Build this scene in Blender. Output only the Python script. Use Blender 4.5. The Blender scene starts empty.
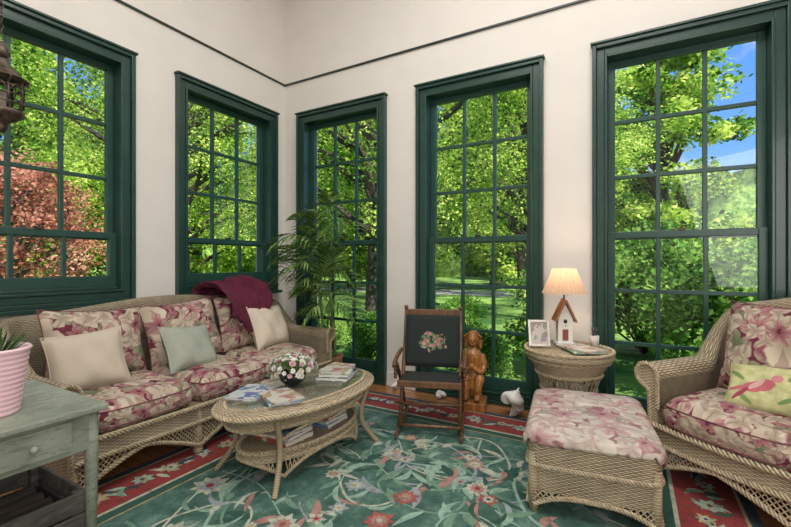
import bpy, bmesh, math, random
from mathutils import Vector, Matrix, Euler
random.seed(11)
S=bpy.context.scene; COL=S.collection
PI=math.pi
# ---------------------------------------------------------------- mesh builder
class M:
    def __init__(s): s.v=[];s.f=[];s.uv=[];s.mi=[];s.sm=[]
    def add(s,idx,uv,mi=0,sm=True):
        s.f.append(idx);s.uv.append(uv);s.mi.append(mi);s.sm.append(sm)
    def grid(s,P,nu,nv,su=1,sv=1,mi=0,closeu=False,sm=True):
        b=len(s.v); nuu=nu if closeu else nu+1
        for j in range(nv+1):
            for i in range(nuu): s.v.append(tuple(P(i/nu,j/nv)))
        for j in range(nv):
            for i in range(nu):
                i2=(i+1)%nuu
                s.add([b+j*nuu+i,b+j*nuu+i2,b+(j+1)*nuu+i2,b+(j+1)*nuu+i],
                      [(i/nu*su,j/nv*sv),((i+1)/nu*su,j/nv*sv),((i+1)/nu*su,(j+1)/nv*sv),(i/nu*su,(j+1)/nv*sv)],mi,sm)
    def tube(s,path,r,seg=8,mi=0,closed=False,caps=True):
        path=[Vector(p) for p in path]; n=len(path); b=len(s.v)
        rr=r if isinstance(r,(list,tuple)) else [r]*n
        up=None; L=0; Ls=[]
        for i,p in enumerate(path):
            if closed: t=path[(i+1)%n]-path[i-1]
            else: t=path[min(i+1,n-1)]-path[max(i-1,0)]
            if t.length<1e-9: t=Vector((0,0,1))
            t.normalize()
            if up is None:
                up=Vector((0,0,1)) if abs(t.z)<.9 else Vector((1,0,0))
            a=up-t*up.dot(t)
            if a.length<1e-6: a=t.orthogonal()
            a.normalize(); up=a; c=t.cross(a)
            if i: L+=(p-path[i-1]).length
            Ls.append(L)
            for k in range(seg):
                an=2*PI*k/seg
                s.v.append(tuple(p+(a*math.cos(an)+c*math.sin(an))*rr[i]))
        per=2*PI*max(rr)
        m=n if closed else n-1
        for i in range(m):
            j=(i+1)%n
            L2=Ls[j] if j else L+(path[0]-path[-1]).length
            for k in range(seg):
                k2=(k+1)%seg
                s.add([b+i*seg+k,b+i*seg+k2,b+j*seg+k2,b+j*seg+k],
                      [(k/seg*per,Ls[i]),((k+1)/seg*per,Ls[i]),((k+1)/seg*per,L2),(k/seg*per,L2)],mi,True)
        if caps and not closed:
            s.add([b+k for k in range(seg)][::-1],[(0,0)]*seg,mi,False)
            s.add([b+(n-1)*seg+k for k in range(seg)],[(0,0)]*seg,mi,False)
    def box(s,lo,hi,mi=0,T=None):
        b=len(s.v); x0,y0,z0=lo;x1,y1,z1=hi
        P=[(x0,y0,z0),(x1,y0,z0),(x1,y1,z0),(x0,y1,z0),(x0,y0,z1),(x1,y0,z1),(x1,y1,z1),(x0,y1,z1)]
        if T is not None: P=[tuple(T@Vector(p)) for p in P]
        s.v+=P; dx,dy,dz=x1-x0,y1-y0,z1-z0
        for idx,a,c in (([0,3,2,1],dx,dy),([4,5,6,7],dx,dy),([0,1,5,4],dx,dz),([1,2,6,5],dy,dz),([2,3,7,6],dx,dz),([3,0,4,7],dy,dz)):
            s.add([b+i for i in idx],[(0,0),(a,0),(a,c),(0,c)],mi,False)
    def lathe(s,prof,seg=32,mi=0,c=(0,0,0),ex=1,ey=1,sm=True,wob=None):
        L=[0]
        for i in range(1,len(prof)): L.append(L[-1]+math.hypot(prof[i][0]-prof[i-1][0],prof[i][1]-prof[i-1][1]))
        rm=max(p[0] for p in prof); b=len(s.v)
        for (r,z) in prof:
            for k in range(seg):
                a=2*PI*k/seg; w=wob(k) if wob else 1
                s.v.append((c[0]+r*w*ex*math.cos(a),c[1]+r*w*ey*math.sin(a),c[2]+z))
        cir=2*PI*rm*(ex+ey)/2
        for j in range(len(prof)-1):
            for k in range(seg):
                k2=(k+1)%seg
                s.add([b+j*seg+k,b+j*seg+k2,b+(j+1)*seg+k2,b+(j+1)*seg+k],
                  [(k/seg*cir,L[j]),((k+1)/seg*cir,L[j]),((k+1)/seg*cir,L[j+1]),(k/seg*cir,L[j+1])],mi,sm)
    def poly(s,pts,mi=0):
        b=len(s.v); s.v+=[tuple(p) for p in pts]
        s.add(list(range(b,b+len(pts))),[(p[0],p[1]) for p in pts],mi,False)
    def ball(s,c,r,seg=12,mi=0,sc=(1,1,1)):
        n=seg//2
        prof=[(max(1e-4,r*math.sin(PI*i/n)),-r*math.cos(PI*i/n)*sc[2]) for i in range(n+1)]
        s.lathe(prof,seg,mi,c,sc[0],sc[1])
def build(name,m,mats,parent=None,loc=(0,0,0),rot=(0,0,0),bevel=0,sub=0,recalc=True,**kw):
    me=bpy.data.meshes.new(name); me.from_pydata(m.v,[],m.f)
    uvl=me.uv_layers.new(name='UVMap')
    flat=[c for f in m.uv for p in f for c in p]
    uvl.data.foreach_set('uv',flat)
    me.polygons.foreach_set('material_index',m.mi)
    me.polygons.foreach_set('use_smooth',m.sm)
    for x in (mats if isinstance(mats,(list,tuple)) else [mats]): me.materials.append(x)
    if recalc:
        bm=bmesh.new(); bm.from_mesh(me); bmesh.ops.recalc_face_normals(bm,faces=bm.faces); bm.to_mesh(me); bm.free()
    me.update()
    o=bpy.data.objects.new(name,me); COL.objects.link(o)
    o.location=loc;o.rotation_euler=rot
    if parent: o.parent=parent
    if bevel:
        b=o.modifiers.new('b','BEVEL'); b.width=bevel;b.segments=2;b.limit_method='ANGLE'
    if sub:
        b=o.modifiers.new('s','SUBSURF'); b.levels=sub;b.render_levels=sub
    for k,v in kw.items(): o[k]=v
    return o
def empty(name,label,category,loc=(0,0,0),rz=0,**kw):
    o=bpy.data.objects.new(name,None); COL.objects.link(o); o.empty_display_size=.1
    o.location=loc;o.rotation_euler=(0,0,rz); o['label']=label;o['category']=category
    for k,v in kw.items(): o[k]=v
    return o
def copyof(o,parent=None,loc=None,rot=None,scale=None):
    c=o.copy(); COL.objects.link(c)
    if parent is not None: c.parent=parent
    if loc is not None: c.location=loc
    if rot is not None: c.rotation_euler=rot
    if scale is not None: c.scale=scale
    return c
def sm(t): t=max(0,min(1,t)); return t*t*(3-2*t)
def lerp(a,b,t): return a+(b-a)*t
def spline(P,n=8):
    P=[Vector(p) for p in P]; out=[]
    for i in range(len(P)-1):
        p0=P[max(i-1,0)];p1=P[i];p2=P[i+1];p3=P[min(i+2,len(P)-1)]
        for k in range(n):
            t=k/n
            out.append(.5*((2*p1)+(p2-p0)*t+(2*p0-5*p1+4*p2-p3)*t*t+(-p0+3*p1-3*p2+p3)*t**3))
    out.append(P[-1]); return out
def braid(m,path,r,mi=0,closed=False):
    r*=.86
    P=[Vector(p) for p in path]
    if closed: P=P+[P[0]]
    L=[0]
    for i in range(1,len(P)): L.append(L[-1]+(P[i]-P[i-1]).length)
    tot=L[-1]; n=max(6,int(tot/(r*.9))); per=max(1,round(tot/(r*6)))
    Q=[];j=0
    for k in range(n+1):
        d=tot*k/n
        while j<len(L)-2 and L[j+1]<d: j+=1
        t=(d-L[j])/max(1e-9,L[j+1]-L[j]); Q.append(P[j].lerp(P[j+1],t))
    fr=[];up=Vector((.13,.21,1))
    for i in range(n+1):
        t=(Q[min(i+1,n)]-Q[max(i-1,0)]).normalized()
        a=up-t*up.dot(t)
        if a.length<1e-5:a=t.orthogonal()
        a.normalize(); up=a; fr.append((a,t.cross(a)))
    for q in range(3):
        pts=[]
        for i in range(n+1):
            th=2*PI*per*i/n+2*PI*q/3
            a,c=fr[i]; pts.append(Q[i]+c*(r*math.sin(th))+a*(r*math.cos(th)))
        if closed: pts=pts[:-1]
        m.tube(pts,r*.62,5,mi,closed)
# ---------------------------------------------------------------- materials
def nd(nt,t,inp=None,**pr):
    n=nt.nodes.new(t)
    for k,v in pr.items(): setattr(n,k,v)
    if inp:
        for k,v in inp.items():
            s=n.inputs[k]
            if isinstance(v,bpy.types.NodeSocket): nt.links.new(v,s)
            else:
                if isinstance(v,(tuple,list)) and len(v)==3 and s.type=='RGBA': v=(*v,1)
                s.default_value=v
    return n
def ma(nt,op,a,b=None,c=None,clamp=False):
    i={0:a}
    if b is not None:i[1]=b
    if c is not None:i[2]=c
    n=nd(nt,'ShaderNodeMath',i,operation=op); n.use_clamp=clamp; return n.outputs[0]
def mixc(nt,f,a,b,mode='MIX'):
    n=nt.nodes.new('ShaderNodeMix'); n.data_type='RGBA'; n.blend_type=mode
    for s,v in ((n.inputs[0],f),(n.inputs[6],a),(n.inputs[7],b)):
        if isinstance(v,bpy.types.NodeSocket): nt.links.new(v,s)
        else: s.default_value=v if not isinstance(v,(tuple,list)) else (v[0],v[1],v[2],1)
    return n.outputs[2]
def newmat(name):
    m=bpy.data.materials.new(name); m.use_nodes=True; nt=m.node_tree; nt.nodes.clear()
    out=nd(nt,'ShaderNodeOutputMaterial'); b=nd(nt,'ShaderNodeBsdfPrincipled')
    nt.links.new(b.outputs[0],out.inputs[0]); return m,nt,b,out
def setc(nt,b,col,rough=.6,bump=None,dist=.002,st=1):
    if isinstance(col,bpy.types.NodeSocket): nt.links.new(col,b.inputs['Base Color'])
    else: b.inputs['Base Color'].default_value=(*col,1)
    b.inputs['Roughness'].default_value=rough
    if bump is not None:
        bn=nd(nt,'ShaderNodeBump',{'Height':bump,'Distance':dist,'Strength':st}); nt.links.new(bn.outputs[0],b.inputs['Normal'])
def ramp(nt,f,stops):
    n=nd(nt,'ShaderNodeValToRGB',{0:f}); e=n.color_ramp.elements
    e[0].position=stops[0][0];e[0].color=(*stops[0][1],1);e[1].position=stops[1][0];e[1].color=(*stops[1][1],1)
    for p,c in stops[2:]:
        x=e.new(p);x.color=(*c,1)
    return n.outputs[0]
def simple(name,col,rough=.6,ns=20,amt=.25,bd=.0,metal=0,coat=0,spec=None):
    m,nt,b,o=newmat(name)
    tc=nd(nt,'ShaderNodeTexCoord')
    no=nd(nt,'ShaderNodeTexNoise',{'Vector':tc.outputs['Object'],'Scale':ns,'Detail':4})
    c0=tuple(x*(1-amt) for x in col);c1=tuple(min(1,x*(1+amt)) for x in col)
    c=ramp(nt,no.outputs[0],[(.3,c0),(.7,c1)])
    setc(nt,b,c,rough,no.outputs[0] if bd else None,bd)
    b.inputs['Metallic'].default_value=metal; b.inputs['Coat Weight'].default_value=coat
    return m
def weave(name,dark,mid,light,su=40,sv=112,bump=.004):
    m,nt,b,o=newmat(name)
    uv=nd(nt,'ShaderNodeUVMap'); sp=nd(nt,'ShaderNodeSeparateXYZ',{0:uv.outputs[0]})
    U=ma(nt,'MULTIPLY',sp.outputs[0],su);V=ma(nt,'MULTIPLY',sp.outputs[1],sv)
    row=ma(nt,'FLOOR',V);fv=ma(nt,'FRACT',V)
    a=ma(nt,'SINE',ma(nt,'MULTIPLY',fv,PI))
    ph=ma(nt,'MULTIPLY',ma(nt,'ADD',U,row),PI)
    bb=ma(nt,'MULTIPLY_ADD',ma(nt,'COSINE',ph),.5,.5)
    h=ma(nt,'MULTIPLY',a,ma(nt,'MULTIPLY_ADD',bb,.62,.38))
    tc=nd(nt,'ShaderNodeTexCoord')
    no=nd(nt,'ShaderNodeTexNoise',{'Vector':tc.outputs['Object'],'Scale':14,'Detail':5})
    hh=ma(nt,'ADD',h,ma(nt,'MULTIPLY_ADD',no.outputs[0],.5,-.25))
    c=ramp(nt,hh,[(.05,dark),(.38,mid),(.95,light)])
    setc(nt,b,c,.55,h,bump,1); return m
def flower(nt,vec,n,R,seed,soft=9,rnd=.9):
    v=nd(nt,'ShaderNodeVectorMath',{0:vec,1:(seed*3.7,seed*7.1,0)},operation='ADD').outputs[0]
    vo=nd(nt,'ShaderNodeTexVoronoi',{'Vector':v,'Scale':1,'Randomness':rnd},voronoi_dimensions='2D')
    d=nd(nt,'ShaderNodeVectorMath',{0:v,1:vo.outputs['Position']},operation='SUBTRACT').outputs[0]
    s=nd(nt,'ShaderNodeSeparateXYZ',{0:d}); ln=ma(nt,'SQRT',ma(nt,'ADD',ma(nt,'MULTIPLY',s.outputs[0],s.outputs[0]),ma(nt,'MULTIPLY',s.outputs[1],s.outputs[1])))
    an=ma(nt,'ARCTAN2',s.outputs[1],s.outputs[0])
    cs=nd(nt,'ShaderNodeSeparateColor',{0:vo.outputs['Color']})
    an=ma(nt,'ADD',an,ma(nt,'MULTIPLY',cs.outputs[0],6.28))
    pet=ma(nt,'ABSOLUTE',ma(nt,'COSINE',ma(nt,'MULTIPLY',an,n/2)))
    rad=ma(nt,'MULTIPLY',ma(nt,'MULTIPLY_ADD',pet,.62,.38),R)
    rad=ma(nt,'MULTIPLY',rad,ma(nt,'MULTIPLY_ADD',cs.outputs[1],.6,.65))
    mask=ma(nt,'MULTIPLY',ma(nt,'SUBTRACT',rad,ln),soft/R,clamp=True)
    return mask,ln,cs.outputs[2],pet
def floral(name,base,scale,layers,rough=.85,warp=.35):
    m,nt,b,o=newmat(name)
    uv=nd(nt,'ShaderNodeUVMap'); oi=nd(nt,'ShaderNodeObjectInfo')
    off=nd(nt,'ShaderNodeCombineXYZ',{0:ma(nt,'MULTIPLY',oi.outputs['Random'],9),1:ma(nt,'MULTIPLY',oi.outputs['Random'],23)}).outputs[0]
    v=nd(nt,'ShaderNodeVectorMath',{0:uv.outputs[0],1:(scale,scale,0)},operation='MULTIPLY').outputs[0]
    v=nd(nt,'ShaderNodeVectorMath',{0:v,1:off},operation='ADD').outputs[0]
    no=nd(nt,'ShaderNodeTexNoise',{'Vector':v,'Scale':2.0,'Detail':3})
    dd=nd(nt,'ShaderNodeVectorMath',{0:no.outputs['Color'],1:(.5,.5,.5)},operation='SUBTRACT').outputs[0]
    dd=nd(nt,'ShaderNodeVectorMath',{0:dd,1:(warp,warp,0)},operation='MULTIPLY').outputs[0]
    v=nd(nt,'ShaderNodeVectorMath',{0:v,1:dd},operation='ADD').outputs[0]
    col=mixc(nt,ma(nt,'GREATER_THAN',no.outputs[0],.55),base,tuple(x*1.4 for x in base))
    for sc,n,R,seed,c1,c2,cen in layers:
        vs=nd(nt,'ShaderNodeVectorMath',{0:v,1:(sc,sc,0)},operation='MULTIPLY').outputs[0]
        mk,ln,rn,pet=flower(nt,vs,n,R,seed)
        g=ma(nt,'MULTIPLY_ADD',ln,1.6/R,-.35,clamp=True)
        cc=mixc(nt,g,c2,c1)
        vein=ma(nt,'GREATER_THAN',pet,.975); cc=mixc(nt,ma(nt,'MULTIPLY',vein,.4),cc,base)
        if cen: cc=mixc(nt,ma(nt,'LESS_THAN',ln,R*.15),cc,cen)
        col=mixc(nt,mk,col,cc)
    wv=nd(nt,'ShaderNodeTexNoise',{'Vector':uv.outputs[0],'Scale':22,'Detail':3})
    setc(nt,b,col,rough,wv.outputs[0],.008,.6)
    return m
def wood(name,c0,c1,scale=6,rough=.4,axis=0,coat=0,bd=.001):
    m,nt,b,o=newmat(name); tc=nd(nt,'ShaderNodeTexCoord')
    sc=[scale*6]*3; sc[axis]=scale
    mp=nd(nt,'ShaderNodeMapping',{'Vector':tc.outputs['Object'],'Scale':tuple(sc)})
    no=nd(nt,'ShaderNodeTexNoise',{'Vector':mp.outputs[0],'Scale':1,'Detail':6,'Distortion':1.2})
    setc(nt,b,ramp(nt,no.outputs[0],[(.3,c0),(.7,c1)]),rough,no.outputs[0],bd); b.inputs['Coat Weight'].default_value=coat
    return m
wicker=weave('wicker_tan',(.07,.053,.032),(.275,.22,.14),(.54,.455,.32))
wicker2=weave('wicker_honey',(.085,.062,.036),(.33,.265,.165),(.62,.52,.365))
wrap=weave('wicker_wrap',(.10,.075,.04),(.33,.26,.16),(.55,.45,.30),su=6,sv=130,bump=.002)
cane=simple('wicker_strand',(.37,.30,.19),.5,60,.35,.001)
cane2=simple('wicker_strand_honey',(.44,.36,.24),.5,60,.35,.001)
CR=(.58,.50,.39);SG=(.26,.275,.18);MV=(.23,.065,.09);DB=(.120,.016,.034)
fabric=floral('burgundy_floral',DB,4.8,[(1.4,3,.54,5,SG,(.13,.15,.08),None),(2.0,2,.52,21,(.34,.26,.21),MV,None),(1.15,2,.64,9,CR,(.40,.33,.25),None),(1.0,6,.42,2,(.46,.27,.24),(.28,.09,.11),(.12,.02,.04)),(1.5,3,.42,31,(.52,.44,.34),(.32,.25,.18),None)])
fabric_l=floral('rose_floral',(.24,.12,.13),5.0,[(1.4,3,.56,5,(.35,.34,.28),(.26,.25,.2),None),(1.15,2,.68,9,(.56,.51,.44),(.42,.37,.32),None),(1.0,6,.44,2,(.46,.32,.30),(.34,.19,.20),(.2,.08,.09)),(1.5,3,.46,31,(.52,.46,.39),(.38,.31,.27),None)])
yel,nt,b,o=newmat('embroidered_yellow'); uv=nd(nt,'ShaderNodeUVMap'); sp=nd(nt,'ShaderNodeSeparateXYZ',{0:uv.outputs[0]}); tc=nd(nt,'ShaderNodeTexCoord')
no=nd(nt,'ShaderNodeTexNoise',{'Vector':uv.outputs[0],'Scale':25,'Detail':4})
def ell_mask(nt,x,y,cx,cy,a,bb,rot,nz=.25):
    dx=ma(nt,'SUBTRACT',x,cx);dy=ma(nt,'SUBTRACT',y,cy);c,s=math.cos(rot),math.sin(rot)
    u=ma(nt,'DIVIDE',ma(nt,'ADD',ma(nt,'MULTIPLY',dx,c),ma(nt,'MULTIPLY',dy,s)),a)
    v=ma(nt,'DIVIDE',ma(nt,'SUBTRACT',ma(nt,'MULTIPLY',dy,c),ma(nt,'MULTIPLY',dx,s)),bb)
    r=ma(nt,'ADD',ma(nt,'MULTIPLY',u,u),ma(nt,'MULTIPLY',v,v))
    return ma(nt,'LESS_THAN',ma(nt,'ADD',r,ma(nt,'MULTIPLY_ADD',no.outputs[0],nz*4,-nz*2)),1)
X,Y=sp.outputs[0],sp.outputs[1]
col=ramp(nt,no.outputs[0],[(.35,(.40,.40,.18)),(.65,(.56,.54,.29))])
for (cx,cy,a,bb,rt,cc) in ((.30,.08,.05,.012,.5,(.16,.25,.08)),(.06,.20,.05,.012,-.6,(.16,.25,.08)),(.12,.06,.045,.012,2.4,(.2,.28,.1)),(.31,.22,.04,.012,1.0,(.16,.25,.08)),
     (.17,.14,.075,.036,.35,(.45,.12,.14)),(.245,.19,.026,.024,0,(.52,.20,.2)),(.10,.09,.055,.014,.8,(.32,.05,.08)),(.16,.15,.045,.016,.9,(.56,.34,.31)),(.08,.12,.05,.012,.3,(.45,.12,.14))):
    col=mixc(nt,ell_mask(nt,X,Y,cx,cy,a,bb,rt),col,cc)
setc(nt,b,col,.9,no.outputs[0],.002)
green=simple('green_trim_paint',(.012,.047,.035),.33,6,.12,0,0,.15)
greenin=simple('green_sash_paint',(.016,.06,.045),.35,6,.12,0)
wallm=simple('cream_plaster',(.71,.675,.63),.85,3,.03,.0015)
ceilm=simple('ceiling_paint',(.86,.83,.78),.9,3,.02)
basem=simple('cream_gloss_paint',(.72,.69,.63),.45,3,.03)
railm=simple('dark_rail_paint',(.01,.022,.018),.4,5,.1)
beige=simple('beige_linen',(.50,.43,.34),.9,300,.10,.001)
cream=simple('cream_linen',(.62,.54,.43),.9,300,.10,.001)
sage=simple('sage_linen',(.33,.355,.29),.9,300,.10,.001)
burg=simple('burgundy_knit',(.095,.009,.028),.95,120,.35,.003)
dwood=wood('medium_walnut',(.055,.025,.012),(.185,.085,.038),5,.35,2,.2)
cwood=wood('carved_oak',(.17,.06,.013),(.45,.19,.045),7,.4,2,.3,.006)
pinkpot=simple('pink_ceramic',(.74,.50,.56),.35,4,.05,0)
stemm=simple('palm_stem',(.14,.20,.07),.5,20,.4)
brass=simple('aged_metal',(.075,.055,.04),.5,40,.7,.003,.5)
whitep=simple('white_paint',(.75,.73,.68),.5,20,.06)
black=simple('black_glaze',(.012,.015,.02),.2,10,.2)
blackf=simple('black_upholstery',(.014,.018,.016),.9,150,.3,.001)
paper=simple('paper_pages',(.66,.64,.58),.8,200,.08)
def leafmat(name,stops,tr=.45,clump=0):
    m,nt,b,o=newmat(name)
    g=nd(nt,'ShaderNodeNewGeometry')
    f=g.outputs['Random Per Island']
    if clump:
        no=nd(nt,'ShaderNodeTexNoise',{'Vector':g.outputs['Position'],'Scale':clump,'Detail':3})
        f=ma(nt,'ADD',ma(nt,'MULTIPLY',f,.6),ma(nt,'MULTIPLY_ADD',no.outputs[0],2.2,-.90),clamp=True)  # position noise paints bright and shadowed clumps into the leaf colour
    c=ramp(nt,f,stops)
    d=nd(nt,'ShaderNodeBsdfDiffuse',{0:c}); t=nd(nt,'ShaderNodeBsdfTranslucent',{0:c})
    mx=nd(nt,'ShaderNodeMixShader',{0:tr,1:d.outputs[0],2:t.outputs[0]}); nt.links.new(mx.outputs[0],o.inputs[0]); return m
leafm=leafmat('palm_leaf',[(0,(.06,.13,.035)),(1,(.32,.44,.15)),(.5,(.15,.26,.075))],.3)
leafk=leafmat('spiky_leaf',[(0,(.02,.06,.02)),(1,(.10,.20,.06))],.2)
leafG=leafmat('sunlit_leaves',[(0,(.025,.085,.010)),(1,(.93,.94,.32)),(.35,(.15,.34,.03)),(.7,(.58,.74,.12))],.5,.9)
leafD=leafmat('shrub_leaves',[(0,(.018,.075,.012)),(1,(.55,.70,.20)),(.5,(.15,.34,.05))],.45,1.4)
leafR=leafmat('maple_leaves',[(0,(.18,.045,.03)),(1,(.88,.52,.36)),(.5,(.48,.17,.11))],.5,1.2)
bark=simple('tree_bark',(.055,.04,.03),.9,9,.5,.02)
def glassmat(name,tcol,k,base,rough):
    gm=bpy.data.materials.new(name); gm.use_nodes=True; nt=gm.node_tree; nt.nodes.clear()
    o_=nd(nt,'ShaderNodeOutputMaterial');t_=nd(nt,'ShaderNodeBsdfTransparent',{0:tcol});g_=nd(nt,'ShaderNodeBsdfGlossy',{0:(1,1,1),'Roughness':rough})
    lw=nd(nt,'ShaderNodeLayerWeight',{0:.5}); f=ma(nt,'MULTIPLY_ADD',ma(nt,'POWER',lw.outputs['Facing'],4),k,base)
    mx=nd(nt,'ShaderNodeMixShader',{0:f,1:t_.outputs[0],2:g_.outputs[0]}); nt.links.new(mx.outputs[0],o_.inputs[0]); return gm
gm=glassmat('window_glass',(.985,.995,.99),.25,.015,.02)
# ---------------------------------------------------------------- room shell
XR=5.7; YF=-5.3; ZC=4.9; TH=.2
ZT=2.945
winB=[(.225,1.415),(1.765,2.945),(3.315,4.49)]
winA=[(-2.95,-1.735),(-1.37,-.16)]
ins=.10
def wall(name,axis,a0,a1,ops,zb):
    m=M(); cuts=sorted(ops); cur=a0
    def bx(u0,u1,z0,z1):
        if axis=='B': m.box((u0,0,z0),(u1,TH,z1))
        else: m.box((-TH,u0,z0),(0,u1,z1))
    for (p,q) in cuts:
        p+=ins;q-=ins
        bx(cur,p,0,ZC); bx(p,q,ZT-ins,ZC); bx(p,q,0,zb+ins); cur=q
    bx(cur,a1,0,ZC)
    return build(name,m,wallm,kind='structure',label='cream plaster wall with tall windows')
wall('wall_back','B',0,XR,winB,0.0)
wall('wall_left','A',YF,0,winA,.93)
m=M();m.box((XR,YF,0),(XR+TH,0,ZC));build('wall_right',m,wallm,kind='structure')
m=M();m.box((-TH,YF-TH,0),(XR+TH,YF,ZC));build('wall_front',m,wallm,kind='structure')
m=M();m.box((-TH,YF-TH,ZC),(XR+TH,TH,ZC+.15));build('ceiling',m,ceilm,kind='structure')
fm,nt,b,o=newmat('oak_planks'); tc=nd(nt,'ShaderNodeTexCoord')
br=nd(nt,'ShaderNodeTexBrick',{'Vector':tc.outputs['Object'],'Color1':(.28,.12,.046),'Color2':(.40,.19,.08),'Mortar':(.05,.02,.01),'Scale':1,'Mortar Size':.002,'Brick Width':1.4,'Row Height':.075})
mp=nd(nt,'ShaderNodeMapping',{'Vector':tc.outputs['Object'],'Scale':(3,40,1)}); no=nd(nt,'ShaderNodeTexNoise',{'Vector':mp.outputs[0],'Scale':2,'Detail':6})
setc(nt,b,mixc(nt,.45,br.outputs[0],ramp(nt,no.outputs[0],[(.3,(.45,.4,.35)),(.7,(1,1,1))]),'MULTIPLY'),.22)
m=M();m.box((-TH,YF-TH,-.12),(XR+TH,TH,0));build('floor',m,fm,kind='structure')
m=M();last=.02
for p,q in winB+[(XR,XR)]:
    if p-last>.02: m.box((last,-.018,0),(p-.004,-.001,.13)); m.box((last,-.024,.0),(p-.004,-.001,.03))
    last=q+.004
build('baseboard_back',m,basem,kind='structure')
m=M();m.box((.001,YF,0),(.018,-.02,.13));build('baseboard_left',m,basem,kind='structure')
m=M();m.box((0,-.02,3.337),(XR,-.001,3.352));m.box((.001,YF,3.337),(.02,-.02,3.352));build('trim_1',m,railm,kind='structure')
def window(n,axis,p,q,zb,rows_low):
    W=q-p; 
    def T(m):
        if axis=='B': f=lambda v:(p+v[0],v[1],v[2])
        else: f=lambda v:(-v[1],p+v[0],v[2])
        m.v=[f(v) for v in m.v]
    c=M(); z0=zb;z1=ZT
    def frame(x0,x1,a,b,w,y0,y1,mm,bot=True,wb=None):
        mm.box((x0,y0,a),(x0+w,y1,b));mm.box((x1-w,y0,a),(x1,y1,b));mm.box((x0+w,y0,b-w),(x1-w,y1,b))
        if bot: mm.box((x0+w,y0,a),(x1-w,y1,a+(wb or w)))
    frame(0,W,z0,z1,.03,-.055,-.001,c)
    frame(.03,W-.03,z0+.03,z1-.03,.055,-.03,-.001,c)
    frame(.085,W-.085,z0+.085,z1-.085,.02,-.04,.19,c)
    c.box((.105,-.0,z0+.105),(W-.105,.19,z0+.13))
    c.box((-.012,-.07,z1),(W+.012,-.001,z1+.018))
    if axis=='A': c.box((-.03,-.09,z0-.03),(W+.03,-.001,z0))
    T(c); ob=build('window_%d'%n,c,green,bevel=.004,kind='structure',label='tall dark green double-hung window with divided panes')
    zm=1.455; x0=.105;x1=W-.105
    zlo=zb+.13
    def sash(a,b,yc,rows,nm):
        s=M(); w=.05
        frame(x0,x1,a,b,w,yc-.02,yc+.02,s,True,.055 if nm=='upper_sash' else .08)
        ga=a+(.055 if nm=='upper_sash' else .08);gb=b-w
        for i in (1,2):
            xx=x0+w+(x1-x0-2*w)*i/3; s.box((xx-.0145,yc-.016,ga),(xx+.0145,yc+.016,gb))
        for i in range(1,rows):
            zz=ga+(gb-ga)*i/rows; s.box((x0+w,yc-.0155,zz-.0145),(x1-w,yc+.0155,zz+.0145))
        T(s); build('sash',s,greenin,parent=ob,bevel=.003)
        g=M(); g.box((x0+w,yc-.002,ga),(x1-w,yc+.002,gb)); T(g); build('glass',g,gm,parent=ob)
    sash(zm-.03,ZT-.105,.10,3,'upper_sash')
    sash(zlo,zm+.03,.055,rows_low,'lower_sash')
    l=M(); l.box((W/2-.02,.02,zm+.031),(W/2+.02,.07,zm+.045)); l.tube([(W/2,.03,zm+.045),(W/2,.03,zm+.06),(W/2+.03,.03,zm+.062)],.006,6); T(l); build('sash_lock',l,brass,parent=ob)
n=1
for p,q in winA: window(n,'A',p,q,.93,1); n+=1
for p,q in winB: window(n,'B',p,q,0.0,3); n+=1
# ---------------------------------------------------------------- rug
rugb,nt,b,o=newmat('rug_green_field'); tc=nd(nt,'ShaderNodeTexCoord')
no=nd(nt,'ShaderNodeTexNoise',{'Vector':tc.outputs['Object'],'Scale':6.0,'Detail':9,'Distortion':.2,'Roughness':.72})
n2=nd(nt,'ShaderNodeTexNoise',{'Vector':tc.outputs['Object'],'Scale':500,'Detail':1})
c=ramp(nt,no.outputs[0],[(.34,(.022,.072,.054)),(.68,(.20,.32,.26)),(.52,(.068,.158,.124))])
setc(nt,b,c,.95,n2.outputs[0],.004)
def rugc(nm,c,blend=.3):
    m,nt,b,o=newmat('rug_'+nm); tc=nd(nt,'ShaderNodeTexCoord')
    no=nd(nt,'ShaderNodeTexNoise',{'Vector':tc.outputs['Object'],'Scale':26,'Detail':8,'Roughness':.75})
    f=(.075,.15,.12)
    cc=ramp(nt,no.outputs[0],[(.36,tuple(lerp(x,y,blend)*.6 for x,y in zip(c,f))),(.62,tuple(min(1,x*1.1) for x in c)),(.48,tuple(lerp(x,y,blend*.5) for x,y in zip(c,f)))])
    setc(nt,b,cc,.95,no.outputs[0],.003); return m
RM=[rugb,rugc('red',(.22,.026,.024),.1),rugc('cream',(.42,.43,.34)),rugc('pink',(.36,.18,.155)),rugc('sage',(.14,.25,.17)),rugc('navy',(.02,.035,.06),.1),rugc('mint',(.25,.38,.30)),rugc('gold',(.38,.30,.16)),rugc('lilac',(.27,.30,.32)),rugc('forest',(.02,.07,.05),.1),rugc('coral',(.32,.075,.06))]
RX,RY=3.15,4.0; rc=(2.545,-2.29)
m=M(); hx,hy=RX/2,RY/2
m.box((-hx,-hy,0),(hx,hy,.010),0)
def ring(d0,d1,mi,z):
    for a,b2 in (((-hx+d0,-hy+d0),(hx-d0,-hy+d1)),((-hx+d0,hy-d1),(hx-d0,hy-d0)),((-hx+d0,-hy+d1),(-hx+d1,hy-d1)),((hx-d1,-hy+d1),(hx-d0,hy-d1))):
        m.poly([(a[0],a[1],z),(b2[0],a[1],z),(b2[0],b2[1],z),(a[0],b2[1],z)],mi)
ring(0,.05,5,.0106);ring(.05,.34,1,.0106);ring(.34,.36,2,.0106);ring(.36,.42,9,.0106);ring(.42,.43,7,.0106);ring(.05,.065,7,.0108)
rr=random.Random(5)
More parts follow.
